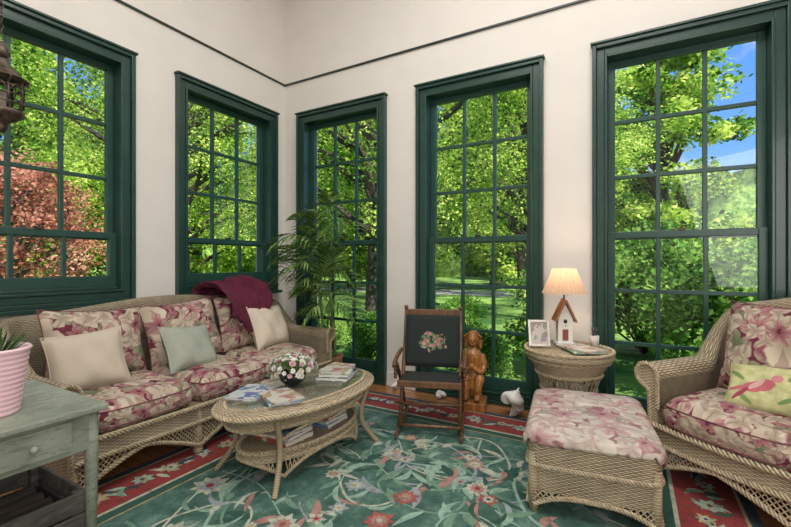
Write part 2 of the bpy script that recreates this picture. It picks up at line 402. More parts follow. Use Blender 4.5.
def leafp(x,y,a,L,w,mi,z,curve=.2):
    pts=[]; n=7
    def ax(t): 
        aa=a+curve*t; return (x+L*t*math.cos(aa),y+L*t*math.sin(aa),aa)
    for i in range(n+1):
        t=i/n;cx,cy,aa=ax(t);ww=w*math.sin(PI*t**.8); pts.append((cx-ww*math.sin(aa),cy+ww*math.cos(aa),z))
    for i in range(n-1,0,-1):
        t=i/n;cx,cy,aa=ax(t);ww=w*math.sin(PI*t**.8); pts.append((cx+ww*math.sin(aa),cy-ww*math.cos(aa),z))
    m.poly(pts,mi)
def disc(x,y,r,mi,z,n=12): m.poly([(x+r*math.cos(2*PI*i/n),y+r*math.sin(2*PI*i/n),z) for i in range(n)],mi)
def flowr(x,y,r,c1,c2,c3,n=8,z=.0124):
    a0=rr.random()*6
    for i in range(n): leafp(x,y,a0+2*PI*i/n,r*rr.uniform(.85,1.1),r*.27,c1,z+i*.00001,0)
    for i in range(n): leafp(x,y,a0+2*PI*(i+.5)/n,r*.58,r*.16,c2,z+.0003+i*.00001,0)
    disc(x,y,r*.2,c3,z+.0006)
def strip(pts,w,mi,z):
    for i in range(len(pts)-1):
        (x0,y0),(x1,y1)=pts[i],pts[i+1]; d=math.hypot(x1-x0,y1-y0) or 1; nx,ny=-(y1-y0)/d*w,(x1-x0)/d*w
        m.poly([(x0-nx,y0-ny,z),(x1-nx,y1-ny,z),(x1+nx,y1+ny,z),(x0+nx,y0+ny,z)],mi)
ix,iy=hx-.47,hy-.47
def inb(x,y,g=0): return abs(x)<ix-g and abs(y)<iy-g
for k in range(95):
    x=rr.uniform(-ix,ix);y=rr.uniform(-iy,iy);a=rr.random()*6.3;cur=rr.choice((-1,1))*rr.uniform(.04,.16)
    pts=[]; mi=rr.choice((2,6,6,4,8,6,3,4,2)); wv_=rr.uniform(.004,.009)
    for s_ in range(36):
        if not inb(x,y,.03): break
        pts.append((x,y)); 
        if s_%4==1:
            if inb(x,y,.2): leafp(x,y,a+.8*(-1)**(s_//4),rr.uniform(.08,.22),rr.uniform(.013,.030),rr.choice((2,6,4,6,8,6,4,3,9,9,2)),.0116+rr.random()*.0005,rr.uniform(-1.2,1.2))
        x+=.034*math.cos(a);y+=.034*math.sin(a);a+=cur*(1+.8*math.sin(s_*.4))
    if len(pts)>2: strip(pts,wv_,mi,.0112+k*.000004)
    if len(pts)>8 and k%2 and inb(x,y,.1): flowr(pts[-1][0],pts[-1][1],rr.uniform(.035,.065),rr.choice((3,2,6,8,2)),rr.choice((2,3)),rr.choice((7,1)),rr.choice((5,6,8)))
fixed=[(1.554,-2.149,.11,2,8,1),(1.75,-2.5,.09,2,3,7),(2.546,-1.717,.075,10,3,7),(2.53,-1.95,.08,10,3,2),(2.85,-1.45,.08,2,3,1),(2.95,-1.9,.085,3,2,1),(2.25,-1.75,.065,8,2,7),(2.15,-2.2,.085,2,3,10),(2.75,-1.2,.07,3,2,7),(2.35,-1.35,.065,8,2,10)]
for x,y,r,a,b_,c_ in fixed: flowr(x-rc[0],y-rc[1],r,a,b_,c_,9,.0135)
for k in range(24):
    x=rr.uniform(-ix+.1,ix-.1);y=rr.uniform(-iy+.1,iy-.1); flowr(x,y,rr.uniform(.03,.06),rr.choice((2,3,6,8,10)),rr.choice((2,3,7)),rr.choice((1,7,5)),rr.choice((5,6,8)),.0128)
def bord(L,fx):
    s_=-L
    while s_<L:
        x,y=fx(s_); c1=rr.choice((3,2,6,7,8)); flowr(x+rr.uniform(-.03,.03),y+rr.uniform(-.03,.03),rr.uniform(.045,.07),c1,rr.choice((2,7)),5,7,.0118)
        for q in range(6):
            x2,y2=fx(s_+.02+rr.random()*.16); leafp(x2,y2,rr.random()*6,rr.uniform(.06,.12),.016,rr.choice((4,9,6,5,2,5)),.0115+q*.00005,rr.uniform(-1,1))
        s_+=.19
bord(hx-.2,lambda s_:(s_,hy-.2));bord(hx-.2,lambda s_:(s_,-hy+.2));bord(hy-.45,lambda s_:(-hx+.2,s_));bord(hy-.45,lambda s_:(hx-.2,s_))
build('area_rug',m,RM,loc=(rc[0],rc[1],.001),recalc=False,label='green floral area rug with a red flowered border',category='rug')
# ---------------------------------------------------------------- wicker seating
def shell(W,D,zb,arm,back,mid,Ra,Rb,cr,lean=.06,inz=.3,rise=(-.02,.48)):
    m=M(); P=[]
    def add(x,y,nx,ny): P.append((x,y,nx,ny))
    na=16
    for i in range(na): add(-W/2,-D/2+(D-cr)*i/na,-1,0)
    for i in range(9):
        a=PI-PI/2*i/8; add(-W/2+cr+cr*math.cos(a),D/2-cr+cr*math.sin(a),math.cos(a),math.sin(a))
    nb=max(8,int(W/.08))
    for i in range(1,nb): add(-W/2+cr+(W-2*cr)*i/nb,D/2,0,1)
    for i in range(9):
        a=PI/2-PI/2*i/8; add(W/2-cr+cr*math.cos(a),D/2-cr+cr*math.sin(a),math.cos(a),math.sin(a))
    for i in range(1,na+1): add(W/2,D/2-cr-(D-cr)*i/na,1,0)
    L=[0]
    for i in range(1,len(P)): L.append(L[-1]+math.hypot(P[i][0]-P[i-1][0],P[i][1]-P[i-1][1]))
    profs=[];tops=[]
    for (x,y,nx,ny) in P:
        t=sm((y-D*rise[0])/(D*(rise[1]-rise[0]))); h=lerp(arm,back,t)+ (mid-back)*t*math.cos(PI*x/W)**2
        R=lerp(Ra,Rb,t); ln=lean*t
        pr=[(-.035,zb),(-.035,inz),(-.035,inz+.1),(-.033,h-R-.02)]
        for k in range(10):
            a=PI-(PI+.9)*k/9; pr.append((R-.033+R*math.cos(a),h-R+R*math.sin(a)))
        pr+= [(.015,h-2.3*R),(.012,(h+inz)/2-.05),(.01,inz),(0.0,zb)]
        pts=[]
        for (o_,z) in pr:
            oo=o_+ln*max(0,(z-inz))/(h-inz)
            pts.append((x+nx*oo,y+ny*oo,z))
        profs.append(pts); oo=R-.033+ln; tops.append((x+nx*oo,y+ny*oo,h))
    n=len(P);k=len(profs[0])
    b=len(m.v)
    Lp=[0]
    mp=profs[n//2]
    for j in range(1,k): Lp.append(Lp[-1]+(Vector(mp[j])-Vector(mp[j-1])).length)
    for pts in profs: m.v+=pts
    for i in range(n-1):
        for j in range(k-1):
            m.add([b+i*k+j,b+(i+1)*k+j,b+(i+1)*k+j+1,b+i*k+j+1],[(L[i],Lp[j]),(L[i+1],Lp[j]),(L[i+1],Lp[j+1]),(L[i],Lp[j+1])],0)
    for pr in (profs[0],profs[-1]):
        bb=len(m.v); m.v+=pr; m.add(list(range(bb,bb+k)),[(p[1]*0+p[0],p[2]) for p in pr],0,False)
    return m,profs,tops,P
def lattice(m,x0,x1,z0f,z1,y,step=.05,r=.0035,arc=None,mi=0,map_=None):
    mp=map_ or (lambda x,z:(x,y,z)); H=.5
    for sgn in (1,-1):
        x=x0-H
        while x<x1+H:
            pts=[]
            for k in range(41):
                z=z1-k*H/40; xx=x+sgn*(z1-z)*.9
                if x0<=xx<=x1 and z>=z0f(xx): pts.append(mp(xx,z))
            if len(pts)>2: m.tube(pts,r,4,mi,caps=False)
            x+=step
def seat_furniture(top,W,D,arm,back,mid,nleg,wk,strand,Ra=.055,Rb=.035,cr=.16,zs=.30,rise=(-.02,.48)):
    sh,profs,tops,P=shell(W,D,.12,arm,back,mid,Ra,Rb,cr,rise=rise)
    build('frame',sh,wk,parent=top,label='woven wicker back and rolled arms')
    b=M()
    braid(b,profs[0][2:],.010);braid(b,profs[-1][2:],.010)
    braid(b,[ (p[13][0],p[13][1],p[13][2]) for p in profs],.011)
    braid(b,[Vector(p[-2])+Vector((0,0,-.02)) for p in profs],.011)
    braid(b,[Vector(p[-1]) for p in profs],.012)
    build('braided_trim',b,strand,parent=top)
    s=M(); s.box((-W/2+.036,-D/2+.0,.25),(W/2-.036,D/2-.036,zs)); build('seat_deck',s,wk,parent=top)
    a=M(); yf=-D/2-.012
    def bow(x): return yf-.03*math.cos(PI*x/W)
    a.grid(lambda u,v:((u-.5)*W,bow((u-.5)*W),.315-.105*v),24,2,W,.105)
    a.grid(lambda u,v:((u-.5)*W,lerp(bow((u-.5)*W),-D/2+.01,v),.315),24,1,W,.04)
    build('apron',a,wk,parent=top)
    l=M(); bays=nleg-1; bw=W/bays
    def low(x):
        t=((x+W/2)/bw)%1; return .215-.135*abs(2*t-1)**1.3-.02
    lattice(l,-W/2+.01,W/2-.01,low,.222,0,.027,.0034,map_=lambda x,z:(x,bow(x)+.004,z))
    braid(l,[(x,bow(x),low(x)) for x in [(-W/2)+W*i/80 for i in range(81)]],.011)
    braid(l,[((i/40-.5)*W,bow((i/40-.5)*W)-.004,.215) for i in range(41)],.011)
    braid(l,[((i/40-.5)*W,bow((i/40-.5)*W)-.004,.315) for i in range(41)],.013)
    build('apron_lattice',l,strand,parent=top)
    lg=M(); lg.tube([(0,0,.3),(0,0,.1),(0,0,.0)],[.026,.024,.02],10); lg.lathe([(.001,0),(.03,0),(.032,.02),(.027,.045),(.022,.06)],12)
    L0=None
    pos=[(-W/2+bw*i,(bow(-W/2+bw*i)+.022)) for i in range(nleg)]
    pos[0]=(-W/2+.01,-D/2+.02);pos[-1]=(W/2-.01,-D/2+.02)
    pos+=[(-W/2+.06,D/2-.06),(W/2-.06,D/2-.06)]
    for p in pos:
        if L0 is None: L0=build('leg',lg,wrap,parent=top,loc=(p[0],p[1],.0125))
        else: copyof(L0,top,(p[0],p[1],.0125))
def pillow(w,h,t,n=16,ear=.07,seed=0,flat=.5):
    m=M(); r=random.Random(seed); ph=[r.random()*6 for _ in range(4)]
    def P(sg):
        def f(u,v):
            x=2*u-1;y=2*v-1
            e=((1-x**4)*(1-y**4))
            z=max(0,e)**flat*t/2*sg*(1+.12*math.sin(5*x+ph[0])*math.sin(4*y+ph[1])+.06*math.sin(9*x+4*y+ph[2]))
            return (x*w/2*(1-ear*(1-y*y)*abs(x)),y*h/2*(1-ear*(1-x*x)*abs(y)),z)
        return f
    m.grid(P(1),n,n,w,h);m.grid(P(-1),n,n,w,h); return m
def piping(m,w,h,ear=.07,z=0,r=.004,mi=0):
    pts=[]
    N=16
    for x,y in [(-1+2*i/N,-1) for i in range(N)]+[(1,-1+2*i/N) for i in range(N)]+[(1-2*i/N,1) for i in range(N)]+[(-1,1-2*i/N) for i in range(N)]:
        pts.append((x*w/2*(1-ear*(1-y*y)*abs(x)),y*h/2*(1-ear*(1-x*x)*abs(y)),z))
    m.tube(pts,r,6,mi,closed=True)
def boxcushion(w,d,h,n=20,crown=.05,seed=1,edge=.42,skirt=.03):
    m=M(); r=random.Random(seed); ph=[r.random()*6 for _ in range(3)]
    def outline(x,y):
        ax,ay=abs(x),abs(y)
        k=1-.11*(ax*ay)**3
        return x*k,y*k
    hb=h/2-.01; hs=hb-skirt
    def P(sg):
        def f(u,v):
            x=2*u-1;y=2*v-1; e=max(0,(1-x**6)*(1-y**6)); X,Y=outline(x,y)
            return (X*w/2,Y*d/2,sg*(hs+(crown+.005)*e**edge*(1+.15*math.sin(4*x+ph[0])*math.cos(3*y+ph[1])+.05*math.sin(9*x-5*y+ph[2]))))
        return f
    m.grid(P(1),n,n,w,d);m.grid(P(-1),n,n,w,d)
    N=12;B=[]
    for x,y in [(-1+2*i/N,-1) for i in range(N)]+[(1,-1+2*i/N) for i in range(N)]+[(1-2*i/N,1) for i in range(N)]+[(-1,1-2*i/N) for i in range(N)]:
        X,Y=outline(x,y);B.append((X*w/2,Y*d/2))
    nb=len(B)
    def side(u,v):
        p=B[int(round(u*nb))%nb]; k=1+.03*math.sin(PI*v)+.006*math.sin(u*60+v*3); return (p[0]*k,p[1]*k,hs*(2*v-1))
    m.grid(side,nb,4,2*(w+d),h,closeu=True)
    return m,B,hs
def put(o,T,loc,rot): 
    o.matrix_world=T@Matrix.Translation(loc)@Euler(rot).to_matrix().to_4x4()
SW,SD=2.06,.88
sofa=empty('wicker_sofa','tan woven wicker sofa with rolled arms and floral cushions','sofa',(.67,-1.58,0),PI/2)
seat_furniture(sofa,SW,SD,.62,.90,.97,4,wicker,cane)
bpy.context.view_layer.update(); ST=sofa.matrix_world.copy()
def cushion_obj(kind,w,h,t,T,loc,rot,mat,name,label,cat='cushion',seed=0,pm=None,group=None,ear=.07,flat=.5,**bk):
    if kind=='box': m,B,hz=boxcushion(w,h,t,seed=seed,**bk)
    else: m=pillow(w,h,t,seed=seed,ear=ear,flat=flat)
    o=build(name,m,mat,label=label,category=cat)
    if group:o['group']=group
    put(o,T,loc,rot)
    p=M()
    if kind=='box':
        for z in (hz,-hz): p.tube([(x,y,z) for x,y in B],.004,6,closed=True)
    else: piping(p,w,h,ear)
    build('piping',p,pm or mat,parent=o)
    return o
pipe_m=simple('burgundy_piping',(.17,.05,.065),.8,50,.2)
cw=.622
for i in range(3):
    x=(i-1)*cw
    cushion_obj('box',cw-.02,.70,.17,ST,(x,-.09,.385),(0,0,0),fabric,'seat_cushion','burgundy and cream floral box seat cushion on wicker sofa',seed=i,pm=pipe_m,group='sofa seat cushions')
    cushion_obj('pil',cw-.0,.50,.24,ST,(x,.225,.695),(math.radians(72),math.radians((3,-3,2)[i]),0),fabric,'back_cushion','burgundy and cream floral back cushion leaning on sofa back',seed=i+5,pm=pipe_m,group='sofa back cushions',ear=.09,flat=.5)
cushion_obj('pil',.41,.38,.16,ST,(-.77,.0,.64),(math.radians(66),math.radians(-4),math.radians(-12)),beige,'throw_pillow','plain beige throw pillow at the end of the sofa',cat='pillow',seed=3,ear=.09)
cushion_obj('pil',.42,.36,.15,ST,(-.11,-.02,.605),(math.radians(60),math.radians(6),math.radians(6)),sage,'throw_pillow','plain sage green throw pillow on sofa',cat='pillow',seed=4,ear=.09)
cushion_obj('pil',.45,.40,.17,ST,(.72,.03,.65),(math.radians(68),math.radians(3),math.radians(8)),cream,'throw_pillow','plain cream throw pillow at the corner end of the sofa',cat='pillow',seed=8,ear=.09)
m=M()
def blanket(u,v):
    x=.30+.45*u+.05*(1-v)*math.sin(2.5*u)
    path=[(.035,.62),(.06,.75),(.11,.86),(.24,.955),(.38,1.015),(.47,1.04),(.56,.99),(.59,.85),(.58,.66)]
    n=len(path)-1; t=v*n; i=min(n-1,int(t)); f=t-i
    y=lerp(path[i][0],path[i+1][0],f); z=lerp(path[i][1],path[i+1][1],f)
    low=(1-v)**1.3
    a=math.sin(u*17+v*5)+.6*math.sin(u*31-v*7+1); w=.017*a+.013*math.sin(v*19+u*9)+.02*math.sin(u*7+v*6)
    y-=abs(w)*1.2+.01*math.sin(u*PI); z+=w*.9+low*(.36*abs(u-.38)*1.3-.03)+.03*math.sin(PI*u)
    return (x,y,z)
m.grid(blanket,64,56,.5,.8)
o=build('throw_blanket',m,burg,label='burgundy knitted throw draped over sofa back',category='blanket'); so=o.modifiers.new('s','SOLIDIFY');so.thickness=.012
put(o,ST,(0,0,0),(0,0,0))
# ARMCHAIR
ach=empty('wicker_armchair','honey wicker armchair with rolled arms and floral cushions','armchair',(4.21,-.71,0),math.radians(-38))
seat_furniture(ach,.73,.78,.655,.98,1.05,2,wicker2,cane2,Ra=.065,Rb=.04,cr=.22,rise=(.16,.46))
bpy.context.view_layer.update(); AT=ach.matrix_world.copy()
cushion_obj('box',.61,.68,.18,AT,(0,-.10,.395),(0,0,0),fabric,'seat_cushion','burgundy floral box cushion on armchair seat',seed=9,pm=pipe_m)
cushion_obj('pil',.60,.56,.26,AT,(0,.17,.74),(math.radians(74),0,0),fabric,'back_cushion','burgundy floral back cushion on armchair',seed=10,pm=pipe_m,ear=.09,flat=.5)
cushion_obj('pil',.36,.30,.13,AT,(.04,-.08,.575),(math.radians(50),math.radians(-6),math.radians(6)),yel,'throw_pillow','pale yellow-green pillow embroidered with a pink bird',cat='pillow',seed=12,ear=.09)
# OTTOMAN
ot=empty('wicker_ottoman','honey wicker ottoman with pale floral cushion','ottoman',(3.37,-1.09,0),math.radians(7))
OW,OL=.585,.80
m=M()
def rect(hw,hl,r=.07,n=6):
    P=[]
    for cx,cy,a0 in ((hw-r,-hl+r,-PI/2),(hw-r,hl-r,0),(-hw+r,hl-r,PI/2),(-hw+r,-hl+r,PI)):
        for i in range(n+1):
            a=a0+PI/2*i/n; P.append((cx+r*math.cos(a),cy+r*math.sin(a)))
    return P
def loft(m,P,zs,per,mi=0):
    n=len(P); L=[0]
    for i in range(n): L.append(L[-1]+math.dist(P[i],P[(i+1)%n]))
    b=len(m.v)
    for z,s in zs:
        for p in P: m.v.append((p[0]*s,p[1]*s,z))
    acc=0
    for j in range(len(zs)-1):
        d=math.hypot(zs[j+1][0]-zs[j][0],(zs[j+1][1]-zs[j][1])*.3)
        for i in range(n):
            i2=(i+1)%n
            m.add([b+j*n+i,b+j*n+i2,b+(j+1)*n+i2,b+(j+1)*n+i],[(L[i],acc),(L[i+1],acc),(L[i+1],acc+d),(L[i],acc+d)],mi)
        acc+=d
RP=rect(OW/2,OL/2)
loft(m,RP,[(.12,.97),(.2,.985),(.27,1.0),(.34,1.015),(.375,1.01),(.392,.975)],0); m.poly([(p[0]*.975,p[1]*.975,.392) for p in RP])
build('frame',m,wicker2,parent=ot)
m=M()
for z,s,r in ((.25,1.003,.010),): braid(m,[(p[0]*s,p[1]*s,z) for p in RP],r,closed=True)
for sx in (-1,1):
    yb=sx*(OL/2-.004)
    low=lambda x:.115-.085*abs(x/(OW/2))**3
    braid(m,[(x,yb,low(x)) for x in [-OW/2+.03+(OW-.06)*i/24 for i in range(25)]],.010)
    lattice(m,-OW/2+.03,OW/2-.03,low,.13,yb,.026,.003)
    xb=sx*(OW/2-.004); low2=lambda x:.115-.085*abs(x/(OL/2))**3
    braid(m,[(xb,y,low2(y)) for y in [-OL/2+.03+(OL-.06)*i/24 for i in range(25)]],.010)
    lattice(m,-OL/2+.03,OL/2-.03,low2,.13,0,.026,.003,map_=lambda x,z,xb=xb:(xb,x,z))
build('braided_trim',m,cane2,parent=ot)
lg=M(); lg.tube([(0,0,.3),(0,0,.1),(0,0,0)],[.026,.025,.022],10)
L0=None
for x,y in ((-1,-1),(1,-1),(1,1),(-1,1)):
    p=(x*(OW/2-.03),y*(OL/2-.03),.0125)
    if L0 is None:L0=build('leg',lg,wrap,parent=ot,loc=p)
    else: copyof(L0,ot,p)
bpy.context.view_layer.update(); OT=ot.matrix_world.copy()
m=M()
RO=rect(OW/2+.010,OL/2+.006,.075,8); nR=len(RO)
def cov(rad,drop):
    out=[]
    for i,p in enumerate(RO):
        wv=math.sin(i*1.7)*.004+math.sin(i*.6+1)*.005
        out.append((p[0]*rad+ (wv if rad>1.02 else 0),p[1]*rad+(wv if rad>1.02 else 0),drop+ (wv*3.4 if drop<.36 else .004*math.sin(i*.5)*rad)))
    return out
ringsC=[(.02,.428),(.3,.428),(.6,.425),(.8,.421),(.92,.415),(.985,.405),(1.012,.393),(1.024,.375),(1.028,.352)]
for rd,dz in ringsC: m.v+=cov(rd,dz)
for j in range(len(ringsC)-1):
    for i in range(nR):
        i2=(i+1)%nR
        q=[j*nR+i,j*nR+i2,(j+1)*nR+i2,(j+1)*nR+i]
        def uvp(k):
            x,y,z=m.v[k]; e=max(0,.41-z)
            d=math.hypot(x,y) or 1
            return (x+x/d*e,y+y/d*e)
        m.add(q,[uvp(k) for k in q],0,True)
o=build('ottoman_cushion',m,fabric_l,label='faded rose floral cover draped over the ottoman',category='cushion'); put(o,OT,(0,0,0),(0,0,0)); s_=o.modifiers.new('s','SOLIDIFY');s_.thickness=.010;s_.offset=-1
# COFFEE TABLE
ct=empty('wicker_coffee_table','oval honey wicker coffee table with glass top and lower shelf','coffee table',(1.74,-1.61,0),math.radians(84))
CA,CB,CH=.575,.335,.45
def ell(a,b,z,n=72): return [(a*math.cos(2*PI*i/n),b*math.sin(2*PI*i/n),z) for i in range(n)]
m=M(); m.lathe([(.001,0),(.3,0),(.6,0),(.9,0)],64,0,(0,0,CH-.012),CA,CB); build('table_top',m,weave('wicker_top',(.14,.12,.085),(.38,.32,.235),(.62,.55,.42),su=40,sv=60),parent=ct)
m=M()
def rimp(u,v):
    a=2*PI*u; t=v*PI*1.25-.25*PI*.2; o_=.045*math.sin(t*1)-.045; zz=.03*math.cos(t)
    return ((CA+o_+.01)*math.cos(a),(CB+o_+.01)*math.sin(a),CH-.03+zz)
m.grid(rimp,72,8,3.2,.14,closeu=True)
def skp(u,v):
    a=2*PI*u; return ((CA-.03-.035*v)*math.cos(a),(CB-.03-.035*v)*math.sin(a),CH-.045-.065*v)
m.grid(skp,72,3,3.2,.07,closeu=True)
build('rim',m,wicker2,parent=ct)
m=M(); braid(m,ell(CA-.055,CB-.055,CH),.009,closed=True); braid(m,ell(CA-.064,CB-.064,CH-.11),.010,closed=True);braid(m,ell(CA,CB,CH-.028),.012,closed=True)
SHZ=.19; SA,SB=.44,.235
braid(m,ell(SA,SB,SHZ),.012,closed=True);braid(m,ell(SA,SB,SHZ-.045),.010,closed=True)
build('braided_trim',m,cane2,parent=ct)
m=M(); m.lathe([(.001,0),(.3,0),(.6,0),(1,0)],64,0,(0,0,SHZ),SA,SB)
m.grid(lambda u,v:(SA*math.cos(2*PI*u),SB*math.sin(2*PI*u),SHZ-.045*v),64,2,2.6,.045,closeu=True)
build('shelf',m,wicker2,parent=ct)
m=M(); 
def ptc(a,z,k=0): return ((SA+k)*math.cos(a),(SB+k)*math.sin(a),z)
A4=[math.atan2(.21*sy/SB,.35*sx/SA) for sx,sy in ((1,1),(-1,1),(-1,-1),(1,-1))]
for i in range(4):
    a0=A4[i];a1=A4[(i+1)%4]
    if a1<a0:a1+=2*PI
    pts=[]
    for k in range(25):
        t=k/24; pts.append(ptc(lerp(a0,a1,t),.142-.09*abs(2*t-1)**2.5,.012*abs(2*t-1)))
    braid(m,pts,.008)
    for k in range(1,24):
        t=k/24
        if abs(2*t-1)>.45:
            for dt in (-.03,.03): m.tube([ptc(lerp(a0,a1,t+dt),SHZ-.045),ptc(lerp(a0,a1,t),.142-.09*abs(2*t-1)**2.5,.01)],.0032,4,caps=False)
    pts=[]
    for k in range(25):
        t=k/24; pts.append(((SA+.05)*math.cos(lerp(a0,a1,t)),(SB+.035)*math.sin(lerp(a0,a1,t)),CH-.12-.06*abs(2*t-1)**3))
    braid(m,pts,.007)
build('arched_brace',m,cane2,parent=ct)
lg=M(); lg.tube(spline([(.025,.02,CH-.06),(.01,.005,.34),(-.015,-.012,.24),(-.008,-.006,.14),(.04,.03,.05),(.075,.055,.0)],5),.016,9)
m0=None
for i,(x,y) in enumerate(((1,1),(-1,1),(-1,-1),(1,-1))):
    p=(x*.36,y*.215,.013)
    if m0 is None:m0=build('leg',lg,wrap,parent=ct,loc=p)
    else: copyof(m0,ct,p,scale=(x,y,1))
m=M(); m.lathe([(.001,.006),(.98,.006),(1,.004),(1,0),(.001,0)],64,0,(0,0,CH+.0095),CA-.06,CB-.06)
build('glass_top',m,glassmat('table_glass',(.95,.98,.98),.9,.05,.08),parent=ct)
def cover(c1,c2,k):
    m,nt,b,o=newmat('printed_cover_%d'%k); tc=nd(nt,'ShaderNodeTexCoord')
    vo=nd(nt,'ShaderNodeTexVoronoi',{'Vector':tc.outputs['Object'],'Scale':9+k})
    no=nd(nt,'ShaderNodeTexNoise',{'Vector':tc.outputs['Object'],'Scale':14,'Detail':3})
    setc(nt,b,mixc(nt,ma(nt,'GREATER_THAN',no.outputs[0],.52),c1,mixc(nt,.15,c2,vo.outputs['Color'])),.25); return m
covers=[cover((.50,.52,.52),(.1,.2,.35),0),cover((.12,.2,.3),(.5,.48,.42),1),cover((.40,.1,.07),(.55,.5,.42),2),cover((.2,.32,.22),(.6,.55,.45),3),cover((.52,.5,.44),(.4,.22,.15),4),cover((.05,.07,.12),(.3,.32,.4),5)]
def book(loc,rz,w=.21,d=.28,h=.02,ci=0,label='closed paperback book lying flat',grp=None,T=None):
    m=M(); t=.0025
    m.box((-w/2,-d/2,0),(w/2,d/2,t));m.box((-w/2,-d/2,h-t),(w/2,d/2,h));m.box((-w/2,-d/2,t),(-w/2+t,d/2,h-t))
    o=build('book',m,covers[ci%6],label=label,category='book',loc=loc,rot=(0,0,rz))
    if grp:o['group']=grp
    p=M();p.box((-w/2+t,-d/2+.003,t),(w/2-.004,d/2-.003,h-t)); build('pages',p,paper,parent=o)
    return o
bpy.context.view_layer.update(); CT=ct.matrix_world.copy()
def onct(x,y,z): return tuple(CT@Vector((x,y,z)))
ztop=CH+.0165
def stack(spec,base,grp,lab):
    z=base
    for (x,y,rz,w,d,h,ci) in spec:
        book(onct(x,y,z),rz,w,d,h,ci,lab,grp); z+=h+.0006
stack([(-.31,.10,.3,.20,.27,.012,0)],ztop,'magazines on the coffee table','glossy magazine lying on glass coffee table')
stack([(-.27,-.12,1.0,.18,.25,.010,1),(-.27,-.12,1.2,.18,.24,.010,4)],ztop,'magazines on the coffee table','glossy magazine lying on glass coffee table')
stack([(.27,-.05,.35,.22,.28,.022,5),(.27,-.05,.45,.2,.26,.02,3),(.27,-.05,.2,.17,.23,.016,4)],ztop,'books on the coffee table','hardback book stacked on glass coffee table')
stack([(-.17,-.03,1.5,.22,.27,.03,2),(-.17,-.03,1.6,.22,.26,.02,4),(-.17,-.03,1.45,.21,.26,.015,0),(-.17,-.03,1.55,.21,.26,.012,1)],SHZ+.002,'books on the lower shelf','book stacked on lower wicker shelf')
stack([(.15,-.02,1.6,.22,.27,.025,1),(.15,-.02,1.5,.21,.26,.02,0),(.15,-.02,1.65,.21,.26,.02,2),(.15,-.02,1.55,.2,.26,.012,4)],SHZ+.002,'books on the lower shelf','book stacked on lower wicker shelf')
fa=empty('flower_arrangement','pink and white flowers in a dark glazed bowl','flower arrangement',(1.69,-1.65,ztop),0)
m=M(); m.lathe([(.001,0),(.045,0),(.05,.008),(.075,.03),(.085,.06),(.08,.085),(.074,.085),(.078,.06),(.06,.03),(.001,.02)],32); build('bowl',m,black,parent=fa)
fr=random.Random(3); fols=M()
for i in range(190):
    a=fr.random()*6.28;e=fr.uniform(-.15,1.3); R=fr.uniform(.09,.165)
    c=Vector((math.cos(a)*math.cos(e)*R*1.1,math.sin(a)*math.cos(e)*R*1.1,.08+math.sin(e)*R*.75)); d=(c-Vector((0,0,.05))).normalized()
    s_=d.cross(Vector((0,0,1)));s_=s_.normalized() if s_.length>.01 else Vector((1,0,0)); l=fr.uniform(.03,.055)
    p0=c-d*l*.6; fols.poly([p0,p0+d*l*.5+s_*.012,p0+d*l,p0+d*l*.5-s_*.012])
for i in range(30):
    a=fr.random()*6.28; r=fr.random()*.1; fols.tube([(0,0,.03),(r*.5*math.cos(a),r*.5*math.sin(a),.08),(r*math.cos(a),r*math.sin(a),.14)],.002,4)
build('greenery',fols,simple('bouquet_leaf',(.16,.27,.09),.6,30,.4),parent=fa,kind='stuff')
fl=M()
for k in range(3):
    for i in range(7):
        a=2*PI*i/7+k*.4; e=.25+.4*k; r=.020-.004*k
        d=Vector((math.cos(a)*math.cos(e),math.sin(a)*math.cos(e),math.sin(e))); s_=Vector((-math.sin(a),math.cos(a),0))
        fl.poly([(0,0,0),tuple(d*r*.6+s_*.008),tuple(d*r),tuple(d*r*.6-s_*.008)])
fl.ball((0,0,.007),.005,8)
fmats=[simple('petal_white',(.76,.74,.68),.7,30,.05),simple('petal_pink',(.64,.38,.42),.7,30,.15),simple('petal_cream',(.64,.62,.44),.7,30,.1)]
base=[build('flower',fl,fm_,parent=fa,recalc=False) for fm_ in fmats]
def orient(c): return c.to_track_quat('Z','Y').to_euler()
cnt=0
for i in range(84):
    e=math.asin(fr.uniform(-.05,1)); a=i*2.399; R=.152
    d=Vector((math.cos(a)*math.cos(e),math.sin(a)*math.cos(e),math.sin(e)))
    loc=Vector((d.x*R*1.0,d.y*R*1.0,.085+d.z*R*.68))
    rt=orient(d); k=fr.choice((0,0,1,0,2)); sc=fr.uniform(.8,1.3)
    if cnt<3: o=base[cnt];o.location=loc;o.rotation_euler=rt;cnt+=1
    else: copyof(base[k],fa,loc,rt,(sc,sc,sc))
# ---------------------------------------------------------------- ROCKING CHAIR
rk=empty('folding_rocking_chair','brown wooden folding rocker with floral needlepoint back','rocking chair',(2.27,-.78,.014),math.radians(20))
RW=.235
def part(name,m,mt,par,**k): return build(name,m,mt,parent=par,**k)
def two(name,m,mt,par,x):
    a=build(name,m,mt,parent=par,loc=(-x,0,0)); copyof(a,par,(x,0,0))
m=M(); ys=[-.30+.64*i/16 for i in range(17)]
m.tube([(0,y,.0165+.22*y**2) for y in ys],.015,8); two('rocker',m,dwood,rk,RW-.01)
def turned(m,p0,p1,r):
    rs=[r*(1+.28*math.sin(i/24*PI*8)*(1 if 3<i<21 else 0)) for i in range(25)]; m.tube([Vector(p0).lerp(Vector(p1),i/24) for i in range(25)],rs,10)
m=M(); m.tube([(0,-.18,.05),(0,-.02,.38),(0,.10,.64),(0,.16,.86)],[.015,.015,.014,.013],10); m.ball((0,.16,.875),.019,10); two('back_post',m,dwood,rk,RW-.02)
m=M(); turned(m,(0,.26,.05),(0,-.19,.51),.013); two('crossing_leg',m,dwood,rk,RW)
